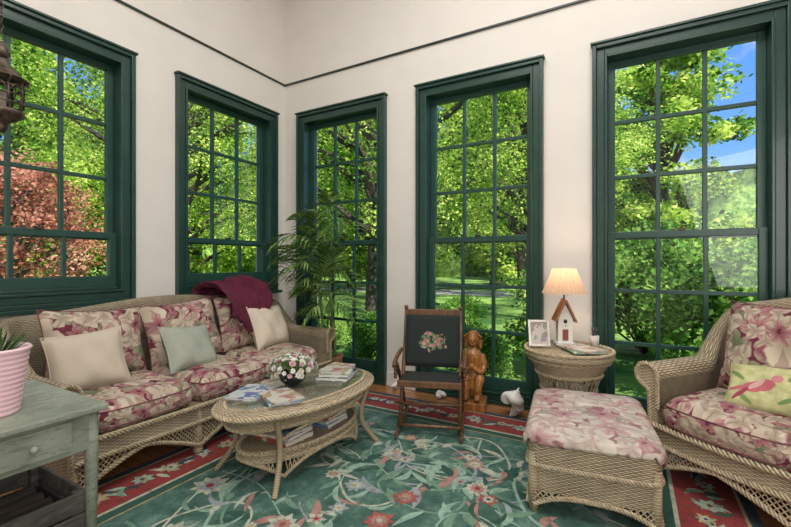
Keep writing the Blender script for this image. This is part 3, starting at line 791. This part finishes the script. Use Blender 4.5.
m=M(); m.tube(spline([(0,-.25,.50),(0,-.18,.53),(0,-.05,.545),(0,.10,.55)],6),[.016]*19,8); two('armrest',m,dwood,rk,RW+.01)
m=M(); turned(m,(0,-.19,.40),(0,-.19,.52),.012); two('arm_post',m,dwood,rk,RW+.01)
for k,(y,z,h_) in enumerate(((.145,.835,.028),(.04,.455,.02))):
    m=M(); m.box((-RW+.025,y-.011,z-h_),(RW-.025,y+.011,z+h_)); part('back_rail',m,dwood,rk,bevel=.006)
for y,z in ((-.18,.065),(.24,.075),(-.17,.22)):
    m=M(); m.tube([(-RW,y,z),(-.1,y,z),(-.05,y,z),(0,y,z),(.05,y,z),(.1,y,z),(RW,y,z)],[.009,.011,.015,.011,.015,.011,.009],8); part('stretcher',m,dwood,rk)
npm,nt,b,o=newmat('needlepoint_bouquet'); uv=nd(nt,'ShaderNodeUVMap')
v=nd(nt,'ShaderNodeVectorMath',{0:uv.outputs[0],1:(.5,.48,0)},operation='SUBTRACT').outputs[0]
v3=nd(nt,'ShaderNodeVectorMath',{0:v,1:(.95,1.55,0)},operation='MULTIPLY').outputs[0]
rad=nd(nt,'ShaderNodeVectorMath',{0:v3},operation='LENGTH').outputs['Value']
no=nd(nt,'ShaderNodeTexNoise',{'Vector':uv.outputs[0],'Scale':6,'Detail':2})
reg=ma(nt,'LESS_THAN',ma(nt,'ADD',rad,ma(nt,'MULTIPLY_ADD',no.outputs[0],.5,-.25)),.25)
vs=nd(nt,'ShaderNodeVectorMath',{0:uv.outputs[0],1:(10,10,0)},operation='MULTIPLY').outputs[0]
mk,ln,rn,pt=flower(nt,vs,5,.48,3)
mk2,ln2,rn2,pt2=flower(nt,vs,2,.7,7)
fc=ramp(nt,rn,[(0,(.42,.13,.14)),(1,(.50,.34,.29)),(.5,(.48,.22,.23))])
c0=mixc(nt,ma(nt,'MULTIPLY',mk2,reg),(.010,.018,.016),(.10,.17,.08)); c0=mixc(nt,ma(nt,'MULTIPLY',mk,reg),c0,fc)
wv=nd(nt,'ShaderNodeTexNoise',{'Vector':uv.outputs[0],'Scale':200})
setc(nt,b,c0,.9,wv.outputs[0],.001)
m=M()
def bp(u,v): x=(u-.5)*2*(RW-.025); y=lerp(.035,.135,v)-.025-.01*math.sin(PI*u)*math.sin(PI*v); return (x,y,lerp(.445,.82,v))
m.grid(bp,10,10); o=part('backrest',m,npm,rk,label='black needlepoint backrest with flower bouquet'); s_=o.modifiers.new('s','SOLIDIFY');s_.thickness=.02
m=M()
m.grid(lambda u,v:((u-.5)*2*(RW-.02),lerp(-.23,.08,v),.395+.02*math.sin(PI*u)*math.sin(PI*v)-.01*v),12,10); o=part('seat',m,blackf,rk,label='plain black upholstered seat'); s_=o.modifiers.new('s','SOLIDIFY');s_.thickness=.04
m=M(); m.box((-RW+.01,-.252,.355),(RW-.01,-.23,.40)); part('seat_rail',m,dwood,rk,bevel=.005)
# ---------------------------------------------------------------- SIDE TABLE
st=empty('wicker_side_table','round honey wicker side table with flared skirt','side table',(3.19,-.46,0),0)
TZ=.63
m=M(); m.lathe([(.001,TZ),(.15,TZ),(.28,TZ),(.295,TZ-.012),(.30,TZ-.03),(.29,TZ-.05),(.265,TZ-.06)],48); build('table_top',m,wicker2,parent=st)
m=M(); m.lathe([(.27,TZ-.055),(.25,TZ-.10),(.215,TZ-.16)],48); build('skirt',m,wicker2,parent=st)
m=M(); circ=lambda r,z:[(r*math.cos(2*PI*i/48),r*math.sin(2*PI*i/48),z) for i in range(48)]
for r,z,t in ((.29,TZ+.002,.010),(.265,TZ-.062,.012),(.215,TZ-.16,.012),(.18,TZ-.27,.012),(.235,.17,.012)): braid(m,circ(r,z),t,closed=True)
for i in range(36):
    for sg in (1,-1):
        a=2*PI*i/36;a2=a+sg*.3; m.tube([(.18*math.cos(a),.18*math.sin(a),TZ-.27),(.235*math.cos(a2),.235*math.sin(a2),.17)],.003,4,caps=False)
        a2=a+sg*.17; m.tube([(.215*math.cos(a),.215*math.sin(a),TZ-.16),(.18*math.cos(a2),.18*math.sin(a2),TZ-.27)],.0035,4,caps=False)
build('braided_trim',m,cane2,parent=st)
m=M(); m.lathe([(.001,.165),(.23,.165)],40); build('shelf',m,wicker2,parent=st)
lg=M(); lg.tube(spline([(.225,0,TZ-.07),(.19,0,TZ-.18),(.165,0,TZ-.28),(.19,0,.25),(.235,0,.12),(.27,0,.014)],5),.017,8); L0=None
for i in range(4):
    a=PI/4+PI/2*i
    if L0 is None: L0=build('leg',lg,wrap,parent=st,rot=(0,0,a))
    else: copyof(L0,st,rot=(0,0,a))
TT=TZ+.0125
lp=empty('table_lamp','birdhouse table lamp with pleated cream shade, lit','lamp',(3.15,-.36,TT),math.radians(20)); lp.scale=(1,1,1.16)
bh=M(); bh.box((-.065,-.055,0),(.065,.055,.018)); 
bpz=[(-.05,.018),(.05,.018),(.05,.17),(0,.26),(-.05,.17)]
b0=len(bh.v)
for y in (-.04,.04): bh.v+=[(x,y,z) for x,z in bpz]
bh.add([b0+i for i in range(5)],[(0,0)]*5,0,False);bh.add([b0+9-i for i in range(5)],[(0,0)]*5,0,False)
for i in range(5):
    j=(i+1)%5; bh.add([b0+i,b0+j,b0+5+j,b0+5+i],[(0,0)]*4,0,False)
build('birdhouse_base',bh,whitep,parent=lp,label='white painted birdhouse lamp base')
m=M()
for sg in (-1,1):
    T=Matrix.Translation((0,0,.285))@Matrix.Rotation(sg*math.radians(62),4,'Y')
    if sg==1: m.box((0,-.07,-.006),(.155,.07,.006),0,T)
    else: m.box((-.155,-.07,-.006),(0,.07,.006),0,T)
build('roof',m,wood('copper_wood',(.20,.07,.025),(.38,.16,.06),6,.35),parent=lp)
m=M(); m.lathe([(.001,-.001),(.013,-.001),(.013,.001),(.001,.001)],16); build('entry_hole',m,black,parent=lp,loc=(0,-.0415,.15),rot=(PI/2,0,0))
m=M(); m.box((-.02,-.044,.03),(.02,-.041,.10)); m.tube([(0,-.042,.125),(0,-.065,.125)],.003,6); build('door_ornament',m,simple('rust_red_paint',(.25,.06,.04),.5,20,.2),parent=lp)
m=M(); m.tube([(0,0,.26),(0,0,.47)],.006,8); m.lathe([(.02,.33),(.02,.36),(.012,.37)],12); build('stem',m,brass,parent=lp)
shm,nt,b,o=newmat('pleated_shade'); 
setc(nt,b,(.54,.40,.29),.8); b.inputs['Emission Color'].default_value=(1,.6,.38,1); b.inputs['Emission Strength'].default_value=.10
d=nd(nt,'ShaderNodeBsdfTranslucent',{0:(.40,.29,.21)}); mxs=nd(nt,'ShaderNodeMixShader',{0:.3,1:b.outputs[0],2:d.outputs[0]}); nt.links.new(mxs.outputs[0],o.inputs[0])
m=M(); m.lathe([(.15,.325),(.128,.37),(.105,.42),(.08,.48)],72,wob=lambda k:1+(.045 if k%2 else 0),sm=False); build('lamp_shade',m,shm,parent=lp)
m=M(); m.ball((0,0,.39),.022,12); bulb=simple('bulb_glass',(1,.85,.6),.3); 
bb=bulb.node_tree.nodes['Principled BSDF']; bb.inputs['Emission Color'].default_value=(1,.7,.4,1);bb.inputs['Emission Strength'].default_value=4
build('bulb',m,bulb,parent=lp)
ld=bpy.data.lights.new('lamp_glow','POINT'); ld.energy=4.6; ld.color=(1,.74,.5); ld.shadow_soft_size=.03
lo=bpy.data.objects.new('lamp_light',ld);COL.objects.link(lo);lo.parent=lp;lo.location=(0,0,.43)
pf=M(); w,h=.15,.19
for a,b_ in (((-w/2,-.006,0),(-w/2+.018,.006,h)),((w/2-.018,-.006,0),(w/2,.006,h)),((-w/2+.018,-.006,0),(w/2-.018,.006,.018)),((-w/2+.018,-.006,h-.018),(w/2-.018,.006,h))): pf.box(a,b_)
o=build('picture_frame',pf,simple('silver_frame',(.38,.35,.31),.3,20,.1,0,.7),loc=(3.01,-.54,TT+.002),rot=(math.radians(-14),0,math.radians(24)),bevel=.002,label='small silver photo frame leaning on side table',category='picture frame')
m=M();m.box((-w/2+.018,-.002,.018),(w/2-.018,.002,h-.018));build('photograph',m,cover((.42,.38,.34),(.16,.13,.12),7),parent=o)
m=M();m.box((-.02,.006,.0),(.02,.010,.13));build('easel_back',m,black,parent=o)
book((3.28,-.52,TT),.5,.2,.26,.01,3,'magazine lying on wicker side table');book((3.29,-.52,TT+.011),.9,.19,.25,.008,4,'magazine lying on wicker side table')
pc=empty('pencil_cup','small cup holding pens and reading glasses','cup',(3.35,-.35,TT),0)
m=M();m.lathe([(.001,0),(.03,0),(.033,.08),(.03,.08),(.027,.006),(.001,.006)],20);build('cup',m,simple('cup_white',(.6,.55,.5),.4),parent=pc)
m=M();m.tube([(0,0,.01),(.02,.0,.14)],.004,6);a=build('pen',m,black,parent=pc);copyof(a,pc,rot=(0,0,2));copyof(a,pc,rot=(0,0,4))
# ---------------------------------------------------------------- carved figure
cf=empty('carved_wood_figure','carved orange-brown wooden seated figure on a block','wood carving',(2.39,-.185,.001),math.radians(12)); cf.scale=(.90,.88,.92)
m=M()
m.lathe([(.001,.05),(.06,.05),(.095,.11),(.10,.2),(.080,.30),(.088,.38),(.082,.42),(.042,.46),(.035,.49),(.001,.5)],24,ex=1,ey=.85)
m.ball((0,0,.54),.060,16,sc=(.92,1,1.2)); m.ball((0,.03,.55),.068,16,sc=(1.05,.9,1.15))
m.ball((0,-.064,.535),.014,8,sc=(.7,1,1.4)); m.tube([(-.02,-.056,.505),(.02,-.056,.505)],.006,6)
for sg in (-1,1):
    m.tube(spline([(sg*.080,0,.41),(sg*.108,-.02,.32),(sg*.085,-.08,.26),(sg*.02,-.105,.30)],5),[.030]*6+[.025]*6+[.021]*4,10)
    m.tube(spline([(sg*.06,.0,.16),(sg*.07,-.09,.19),(sg*.06,-.12,.12),(sg*.052,-.12,.03)],5),[.050]*6+[.040]*6+[.032]*4,10)
    m.ball((sg*.055,-.145,.03),.03,10,sc=(1,1.6,.8)); m.ball((sg*.064,.03,.50),.026,10,sc=(.8,1,2.2)); m.ball((sg*.021,-.058,.556),.008,8)
    for k in range(4): m.tube([(sg*(.03+.016*k),-.02,.615-.012*k),(sg*(.066+.006*k),.01+.02*k,.56-.02*k),(sg*.072,.02+.015*k,.46)],.009,6)
m.ball((0,-.10,.31),.033,10)
for k in range(7): m.tube([(-.09+.03*k,-.075+.004*abs(k-3)**2,.20),(-.085+.028*k,-.09+.004*abs(k-3)**2,.10),(-.085+.028*k,-.075,.04)],.011,6)
o=build('figure',m,cwood,parent=cf,loc=(0,0,.085)); r=o.modifiers.new('r','REMESH'); r.mode='VOXEL'; r.voxel_size=.005; r.use_smooth_shade=True
m=M(); m.box((-.13,-.18,0),(.13,.10,.085)); build('plinth',m,cwood,parent=cf,bevel=.012)
def conch(nm,loc,sc,rot,label):
    m=M(); n=60
    pts=[];rs=[]
    for i in range(n):
        t=i/(n-1); a=t*PI*7; R=.002+.05*t**1.3; pts.append((R*math.cos(a),R*math.sin(a),.16-.125*t**.9)); rs.append(.006+.045*t**1.5)
    m.tube(pts,rs,10)
    m.tube([(.03,0,.05),(.055,-.01,.0),(.05,0,-.06),(.03,0,-.10)],[.045,.05,.03,.008],10)
    o=build(nm,m,whitep,loc=loc,rot=rot,label=label,category='seashell'); o.scale=(sc,)*3
    r=o.modifiers.new('r','REMESH'); r.mode='VOXEL'; r.voxel_size=.006; r.use_smooth_shade=True
conch('conch_shell',(2.74,-.27,.098),1.0,(math.radians(12),math.radians(20),.6),'large white conch shell on wood floor')
conch('conch_shell',(2.08,-.16,.045),.45,(math.radians(-90),0,1.2),'small white seashell on wood floor by window')
conch('conch_shell',(1.56,-.12,.045),.45,(math.radians(-90),0,-.6),'small white seashell on wood floor by window')
# ---------------------------------------------------------------- palm
pl=empty('potted_palm','tall bamboo palm with arching fronds in a pot','potted plant',(.90,-.30,0),0)
m=M(); m.lathe([(.001,0),(.11,0),(.13,.15),(.145,.28),(.15,.30),(.13,.30),(.12,.26),(.001,.25)],32); build('pot',m,simple('terracotta',(.35,.18,.1),.8,10,.2),parent=pl)
pr=random.Random(9)
def frond(L,n,seed):
    r=random.Random(seed); m=M(); path=[]
    for i in range(13):
        t=i/12; path.append(Vector((L*(t-.16*t*t),0,L*(.95*t-1.2*t*t))))
    m.tube(path,[.005*(1-.8*i/12)+.001 for i in range(13)],5)
    for i in range(n):
        t=.18+.8*i/n; k=min(11,int(t*12)); p=path[k].lerp(path[k+1],t*12-k)
        for sg in (-1,1):
            l=L*.46*math.sin(PI*(.15+.8*t))**.7*r.uniform(.85,1.1); a=sg*(1.1-.6*t); 
            d=Vector((math.cos(a),math.sin(a),.10)); w=.012
            q=Vector((-math.sin(a),math.cos(a),.25))*w
            p1=p+d*l*.4+Vector((0,0,-.0)); p2=p+d*l*.75-Vector((0,0,l*.2)); p3=p+d*l-Vector((0,0,l*.5))
            b=len(m.v); m.v+=[tuple(p),tuple(p1+q),tuple(p1-q),tuple(p2+q*.8),tuple(p2-q*.8),tuple(p3)]
            for f in ([0,1,2],[1,3,4,2],[3,5,4]): m.add([b+z for z in f],[(0,0)]*len(f),0,True)
    return m
fb=[frond(L,n,k) for k,(L,n) in enumerate(((.54,11),(.46,10),(.38,9)))]
fobj=[]
for s_ in range(6):
    a=s_*2.4; r=.06; tx,ty=.10*math.cos(a)*pr.uniform(.4,1.2)-.05,.08*math.sin(a)*pr.uniform(.4,1.0)-.03
    H=(1.68,1.25,1.50,1.0,1.35,.9)[s_]
    m=M(); base_=Vector((r*math.cos(a),r*math.sin(a),.24)); tip=Vector((tx*1.5,ty*1.5,H))
    pts=[base_.lerp(tip,i/10)+Vector((.02*math.sin(i),.0,0)) for i in range(11)]
    m.tube(pts,[.014-.0006*i for i in range(11)],8); build('stem',m,stemm,parent=pl)
    for k in range(5):
        ang=-math.radians(158)+math.radians(36)*k+pr.uniform(-.2,.2); q_=(k*3)%5; t=.66+.34*q_/4; p=base_.lerp(tip,t); j=pr.randrange(3)
        up=pr.uniform(-.6,.0)-(.5 if q_==4 else 0)
        if len(fobj)<3: o=build('frond',fb[len(fobj)],leafm,parent=pl,recalc=False); fobj.append(o)
        else: o=copyof(fobj[j],pl)
        o.location=p; o.rotation_euler=(pr.uniform(-.3,.3),up,ang)
# ---------------------------------------------------------------- green side table
sgp,nt,b,o=newmat('worn_sage_paint'); tc=nd(nt,'ShaderNodeTexCoord')
mp=nd(nt,'ShaderNodeMapping',{'Vector':tc.outputs['Object'],'Scale':(45,10,60)})
no=nd(nt,'ShaderNodeTexNoise',{'Vector':mp.outputs[0],'Scale':1,'Detail':8,'Roughness':.75}); n2=nd(nt,'ShaderNodeTexNoise',{'Vector':tc.outputs['Object'],'Scale':6,'Detail':8,'Roughness':.7})
c=ramp(nt,n2.outputs[0],[(.35,(.165,.19,.145)),(.65,(.27,.30,.24))]); c=mixc(nt,ma(nt,'MULTIPLY',ma(nt,'GREATER_THAN',no.outputs[0],.55),.5),c,(.09,.09,.065)); setc(nt,b,c,.55,no.outputs[0],.0015)
gt=empty('painted_side_table','worn sage green painted wooden table with a drawer','table',(1.50,-3.12,0),0)
m=M(); m.box((-.33,-.36,.685),(.33,.33,.707)); build('table_top',m,sgp,parent=gt,bevel=.005)
m=M()
for a,b_ in (((-.30,-.33,.545),(-.28,.30,.684)),((.28,-.33,.545),(.30,.30,.684)),((-.28,.28,.545),(.28,.30,.684)),((-.28,-.33,.545),(.28,-.31,.684))): m.box(a,b_)
build('apron',m,sgp,parent=gt)
dr=M(); dr.box((.3005,-.25,.563),(.310,.22,.669)); do=build('drawer',dr,sgp,parent=gt,bevel=.004)
m=M(); m.ball((.33,0,0),.014,12); m.tube([(.31,0,0),(.33,0,0)],.006,8); k0=build('knob',m,sgp,parent=do,loc=(0,-.12,.615)); copyof(k0,do,(0,.10,.615))
lg=M(); lg.tube([(0,0,.68),(0,0,.5),(0,0,0)],[.022,.022,.013],12); L0=None
for x,y in ((1,.29),(-1,.29),(1,-.31),(-1,-.31)):
    p=(x*.285,y,.001 if x<0 else .0125)
    if L0 is None:L0=build('leg',lg,sgp,parent=gt,loc=p)
    else:copyof(L0,gt,p)
pp=empty('potted_plant','spiky green plant in ribbed pink ceramic pot','potted plant',(1.60,-3.06,.708),0)
m=M(); prof=[(.001,0),(.074,0)]
for i in range(61):
    prof.append((.076+.027*i/60+.0011*math.sin(i*PI/2.5),.004+.215*i/60))
prof+=[(.110,.23),(.105,.237),(.097,.23),(.092,.205),(.001,.205)]
m.lathe(prof,40); build('pot',m,pinkpot,parent=pp)
r=random.Random(8)
m=M()
for i in range(80):
    a=r.random()*6.28; e=r.uniform(.6,1.5); L=r.uniform(.06,.125); d=Vector((math.cos(a)*math.cos(e),math.sin(a)*math.cos(e),math.sin(e))); s_=Vector((-math.sin(a),math.cos(a),0))*.0035
    p=Vector((d.x*.05,d.y*.05,.205)); m.poly([p-s_,p+d*L*.5-s_*1.4,p+d*L,p+d*L*.5+s_*1.4,p+s_])
build('leaves',m,leafk,parent=pp,kind='stuff')
cr=empty('wooden_crate','weathered grey crate holding dark split wood','crate',(1.50,-3.06,.014),0)
gw=wood('weathered_grey_wood',(.03,.028,.025),(.11,.105,.09),5,.8,1)
m=M()
for i in range(4):
    z=.01+i*.085
    for a,b_ in (((-.22,-.25,z),(.22,-.235,z+.075)),((-.22,.235,z),(.22,.25,z+.075)),((-.22,-.235,z),(-.205,.235,z+.075)),((.205,-.235,z),(.22,.235,z+.075))): m.box(a,b_)
for x,y in ((-.19,-.22),(.19,-.22),(.19,.22),(-.19,.22)): m.box((x-.015,y-.015,.01),(x+.015,y+.015,.34))
m.box((-.205,-.235,.0),(.205,.235,.01))
build('slats',m,gw,parent=cr,bevel=.003)
for i in range(4):
    lgm=M(); x=-.12+.08*i; lgm.tube([(0,-.18,0),(0,-.05,.008),(0,.1,-.005),(0,.18,0)],.036,7)
    if i==0: l0=build('firewood_log',lgm,wood('charred_log',(.015,.012,.01),(.06,.045,.035),6,.9,1),label='dark split log in crate',category='log',group='logs in the crate',loc=(1.50+x,-3.06,.062))
    else: copyof(l0,loc=(1.50+x,-3.06,.062),rot=(0,i*.7,0))
for i in range(3): copyof(l0,loc=(1.42+.08*i,-3.06,.135),rot=(0,i*.9,0))
for i in range(4): copyof(l0,loc=(1.38+.08*i,-3.06,.21),rot=(0,i*.5,0))
for i in range(3): copyof(l0,loc=(1.42+.08*i,-3.06,.285),rot=(0,i*.8,0))
# ---------------------------------------------------------------- hanging lantern
hl=empty('hanging_lantern','rustic dark metal lantern hanging on a chain','lantern',(.92,-2.83,1.88),0)
m=M(); m.lathe([(.001,.36),(.02,.36),(.035,.33),(.09,.27),(.105,.26),(.095,.255),(.001,.27)],16,sm=False);m.lathe([(.001,.44),(.012,.44),(.03,.40),(.035,.38),(.015,.36)],14); build('roof',m,brass,parent=hl)
m=M()
for i in range(8):
    a=2*PI*i/8; m.tube([(.078*math.cos(a),.078*math.sin(a),.26),(.085*math.cos(a),.085*math.sin(a),.18),(.075*math.cos(a),.075*math.sin(a),.10)],.006,6)
    m.tube([(.10*math.cos(a)+.014*math.cos(t*PI/5)*math.cos(a),.10*math.sin(a)+.014*math.cos(t*PI/5)*math.sin(a),.245+.014*math.sin(t*PI/5)) for t in range(10)],.003,5,closed=True)
    m.tube([(.085*math.cos(a+t*PI/24),.085*math.sin(a+t*PI/24),.18+.05*math.sin(t*PI/6)) for t in range(7)],.003,5)
for zz in (.18,.14,.22): m.tube([(.083*math.cos(2*PI*i/24),.083*math.sin(2*PI*i/24),zz) for i in range(24)],.004,6,closed=True)
build('cage',m,brass,parent=hl)
m=M(); m.lathe([(.08,.11),(.088,.10),(.083,.085),(.05,.06),(.02,.04),(.025,.025),(.012,.0),(.001,0)],20); m.lathe([(.001,.101),(.08,.101)],20); build('base',m,brass,parent=hl)
m=M(); m.lathe([(.001,.102),(.03,.102),(.03,.19),(.001,.19)],16); build('candle',m,simple('old_candle',(.28,.25,.2),.6),parent=hl)
m=M()
z=.45
while 1.88+z<ZC-.03:
    m.tube([(.008*math.cos(t*PI/4),0,z+.015+.015*math.sin(t*PI/4)) for t in range(8)] if int(z/.025)%2 else [(0,.008*math.cos(t*PI/4),z+.015+.015*math.sin(t*PI/4)) for t in range(8)],.002,4,closed=True); z+=.025
build('chain',m,brass,parent=hl)
# ---------------------------------------------------------------- OUTDOORS
GZ=-.45
lm,nt,b,o=newmat('lawn_grass'); tc=nd(nt,'ShaderNodeTexCoord'); no=nd(nt,'ShaderNodeTexNoise',{'Vector':tc.outputs['Object'],'Scale':.7,'Detail':8,'Roughness':.6}); 
setc(nt,b,ramp(nt,no.outputs[0],[(.40,(.035,.11,.015)),(.60,(.27,.42,.08))]),.95)
m=M();m.box((-70,-30,GZ-.2),(50,70,GZ));build('lawn',m,lm,label='sunlit mown green lawn around the house',category='lawn')
m=M(); m.poly([(-45,14,GZ+.02),(-45,17.5,GZ+.02),(30,21.5,GZ+.02),(30,18,GZ+.02)]); build('driveway',m,simple('asphalt',(.33,.32,.31),.9,5,.15),label='pale grey driveway crossing the lawn',category='driveway')
def leaves(m,c,r,n,s,rnd,zf=.75):
    for _ in range(n):
        u=Vector((rnd.gauss(0,1),rnd.gauss(0,1),rnd.gauss(0,1))).normalized()*(rnd.random()**.5)*r
        p=Vector((c[0]+u.x,c[1]+u.y,c[2]+u.z*zf))
        d=Vector((rnd.gauss(0,1),rnd.gauss(0,1),rnd.gauss(0,.6)-.3)).normalized(); q=d.orthogonal(); q=Matrix.Rotation(rnd.random()*6.28,3,d)@q; q.normalize()
        l=s*rnd.uniform(.7,1.3); w=l*.36
        b=len(m.v); m.v+=[tuple(p),tuple(p+d*l*.45+q*w),tuple(p+d*l),tuple(p+d*l*.45-q*w)]
        m.f.append([b,b+1,b+2,b+3]);m.uv.append([(0,0)]*4);m.mi.append(0);m.sm.append(False)
def treemesh(H,R,z0,nc,nl,s,seed,tr=.16,lean=(0,0),cl=.24):
    r=random.Random(seed); T=M(); F=M()
    top=Vector((lean[0],lean[1],H*.85)); trunk=spline([(0,0,.01),(lean[0]*.2+r.uniform(-.1,.1),lean[1]*.2,H*.25),(lean[0]*.6+r.uniform(-.3,.3),lean[1]*.6,H*.55),tuple(top)],6)
    n=len(trunk); T.tube(trunk,[tr*(1-.75*i/(n-1)) for i in range(n)],8)
    for k in range(nc):
        a=r.random()*6.28; zz=z0+(H-z0)*(r.random()**.85); f=math.sin(PI*min(1,max(.08,(zz-z0)/(H-z0)*.85+.12)))**.6
        rad=R*(1-cl*.8)*f*math.sqrt(r.uniform(.1,1)); c=Vector((math.cos(a)*rad+lean[0]*zz/H,math.sin(a)*rad+lean[1]*zz/H,zz))
        j=max(2,min(n-2,int((zz*.72)/H*n/.85))); b0=trunk[j]
        mid=b0.lerp(c,.5)+Vector((r.uniform(-.3,.3),r.uniform(-.3,.3),r.uniform(-.1,.4)))
        if k%2==0: T.tube(spline([b0,mid,c],4),[tr*.6*(1-.85*i/8) for i in range(9)],5)
        leaves(F,c,R*cl*r.uniform(.7,1.3),nl,s,r)
    return T,F
def tree(spec,places,lmat,nm,label,bk=bark,cl=.24):
    T,F=treemesh(*spec,cl=cl); parts=None
    for (x,y,sc,rz) in places:
        e=empty(nm,label,'tree',(x,y,GZ),rz,group='trees on the lawn'); e.scale=(sc,)*3
        if parts is None: parts=[build('trunk',T,bk,parent=e,recalc=False),build('foliage',F,lmat,parent=e,recalc=False)]
        else:
            for p in parts: copyof(p,e)
tree((9.5,3.8,2.4,74,560,.078,1,.2,(.9,.2)),[(-2.0,5.0,1,0),(1.25,9.0,1.05,2.1),(-8.6,4.4,1.05,4.0)],leafG,'maple_tree','leafy green maple tree in sunlight',cl=.22)
tree((9.0,3.4,2.0,64,560,.082,2,.17,(-1.0,.4)),[(-.9,16.5,1.15,1.0),(-13.2,-.8,1.25,.3),(-7.2,13.0,1.25,3.0),(-15.0,7.8,1.2,1.1),(-5.0,-5.5,.9,2.0)],leafG,'shade_tree','leafy green shade tree in sunlight',cl=.22)
tree((3.5,1.6,.8,44,280,.065,3,.07,(.2,.1)),[(-6.1,-.6,1,0)],leafR,'red_maple_tree','small red-leaved maple tree beside house',cl=.30)
far=[]
fr=random.Random(21)
for i in range(14):
    a=math.radians(57+i*9.8); R=(37,27)[i%2]; far.append((3.5+R*math.cos(a),-3.6+R*math.sin(a),fr.uniform(.98,1.15) if i>2 else .5,fr.random()*6))
tree((13,4.2,.6,90,280,.25,5,.3,(.3,.1)),far,leafG,'distant_tree','distant leafy green tree at lawn edge',cl=.24)
def shrubmesh(R,H,n,s,seed):
    r=random.Random(seed); F=M(); T=M()
    for k in range(16):
        a=r.random()*6.28; d=R*.55*math.sqrt(r.random()); z=H*r.uniform(.2,.78)
        leaves(F,(d*math.cos(a),d*math.sin(a),z),R*.45,n//16,s,r,.8)
        T.tube([(0,0,0.01),(d*.5*math.cos(a),d*.5*math.sin(a),z*.5),(d*math.cos(a),d*math.sin(a),z)],[.02,.015,.006],5)
    return T,F
T,F=shrubmesh(1.0,1.8,11000,.065,7); parts=None
for x,y,sc,rz in ((2.75,3.1,1.05,0),(4.75,3.0,1.2,1),(3.8,5.3,1.45,2),(6.8,5.2,1.4,3),(1.75,1.9,.5,5),(.75,2.1,.5,2),(-.3,2.3,.52,1),(-1.5,2.6,.55,4),(.6,4.4,.6,3),(-3.0,1.6,.85,2),(-3.0,-.3,.95,4),(-3.0,-2.3,.95,1)):
    e=empty('garden_shrub','dense leafy green garden shrub outside windows','shrub',(x,y,GZ),rz,group='shrubs outside windows'); e.scale=(sc,)*3
    if parts is None: parts=[build('stems',T,bark,parent=e,recalc=False),build('foliage',F,leafD,parent=e,recalc=False)]
    else:
        for p in parts: copyof(p,e)
wm,nt,b,o=newmat('woodland_leaves'); tc=nd(nt,'ShaderNodeTexCoord')
no=nd(nt,'ShaderNodeTexNoise',{'Vector':tc.outputs['Object'],'Scale':1.6,'Detail':12,'Roughness':.8})
setc(nt,b,ramp(nt,no.outputs[0],[(.38,(.015,.045,.008)),(.66,(.58,.66,.18)),(.5,(.13,.26,.035))]),.95)
m=M(); r=random.Random(2); hs=[r.uniform(9,14) for _ in range(90)]
def wl(u,v):
    i=u*80; k=int(i); h=lerp(hs[k],hs[k+1],sm(i-k)); a=math.radians(30+155*u); 
    if u<.38: h*=.33+.55*sm((u-.2)/.18)
    R=46+1.5*math.sin(u*90)+1.2*math.sin(v*9+u*40)-2*v; return (3.5+R*math.cos(a),-3.6+R*math.sin(a),GZ+.01+h*v)
m.grid(wl,160,10); build('woodland',m,wm,label='distant sunlit woodland edge behind lawn',category='woodland',kind='stuff')
# ---------------------------------------------------------------- LIGHT
w=bpy.data.worlds.new('World'); S.world=w; w.use_nodes=True; nt=w.node_tree; nt.nodes.clear()
tc=nd(nt,'ShaderNodeTexCoord'); sp=nd(nt,'ShaderNodeSeparateXYZ',{0:tc.outputs['Generated']})
c=ramp(nt,sp.outputs[2],[(0,(.70,.84,1.0)),(.6,(.07,.24,.76)),(.22,(.18,.44,.98))])
no=nd(nt,'ShaderNodeTexNoise',{'Vector':tc.outputs['Generated'],'Scale':5,'Detail':6}); c=mixc(nt,ramp(nt,no.outputs[0],[(.57,(0,0,0)),(.74,(1,1,1))]),c,(.95,.97,1))
bg=nd(nt,'ShaderNodeBackground',{0:c,1:1.15}); o_=nd(nt,'ShaderNodeOutputWorld'); nt.links.new(bg.outputs[0],o_.inputs[0])
sd=bpy.data.lights.new('sun','SUN'); sd.energy=8.8; sd.angle=.01; sd.color=(1,.96,.86); so=bpy.data.objects.new('sun',sd); COL.objects.link(so)
so.rotation_euler=Vector((-.62,.30,-.8)).to_track_quat('-Z','Y').to_euler()
def area(nm,loc,sx,sy,P,col,d):
    a=bpy.data.lights.new(nm,'AREA'); a.shape='RECTANGLE'; a.size=sx;a.size_y=sy;a.energy=P;a.color=col
    o=bpy.data.objects.new(nm,a);COL.objects.link(o);o.location=loc;o.rotation_euler=Vector(d).to_track_quat('-Z','Y').to_euler()
area('added_ceiling_fill',(3.1,-2.6,4.75),2.6,2.6,150,(1,.98,.95),(0,0,-1))  # unseen area light added under the ceiling to fill the room
area('added_rear_fill',(5.0,-4.9,1.9),2.2,2.2,85,(1,.99,.97),(-.7,.7,-.2))  # soft fill added behind the camera; no window stands there
# ---------------------------------------------------------------- CAMERA
cd=bpy.data.cameras.new('camera'); cd.lens=413/791*36; cd.sensor_width=36; cd.sensor_fit='HORIZONTAL'; cd.clip_start=.05; cd.clip_end=300; cd.shift_y=-1.5/791
co=bpy.data.objects.new('camera',cd); COL.objects.link(co); co.location=(3.574,-3.628,1.25); co.rotation_euler=(PI/2,0,math.radians(29.6)); S.camera=co
S.view_settings.view_transform='Standard'; S.view_settings.look='None'
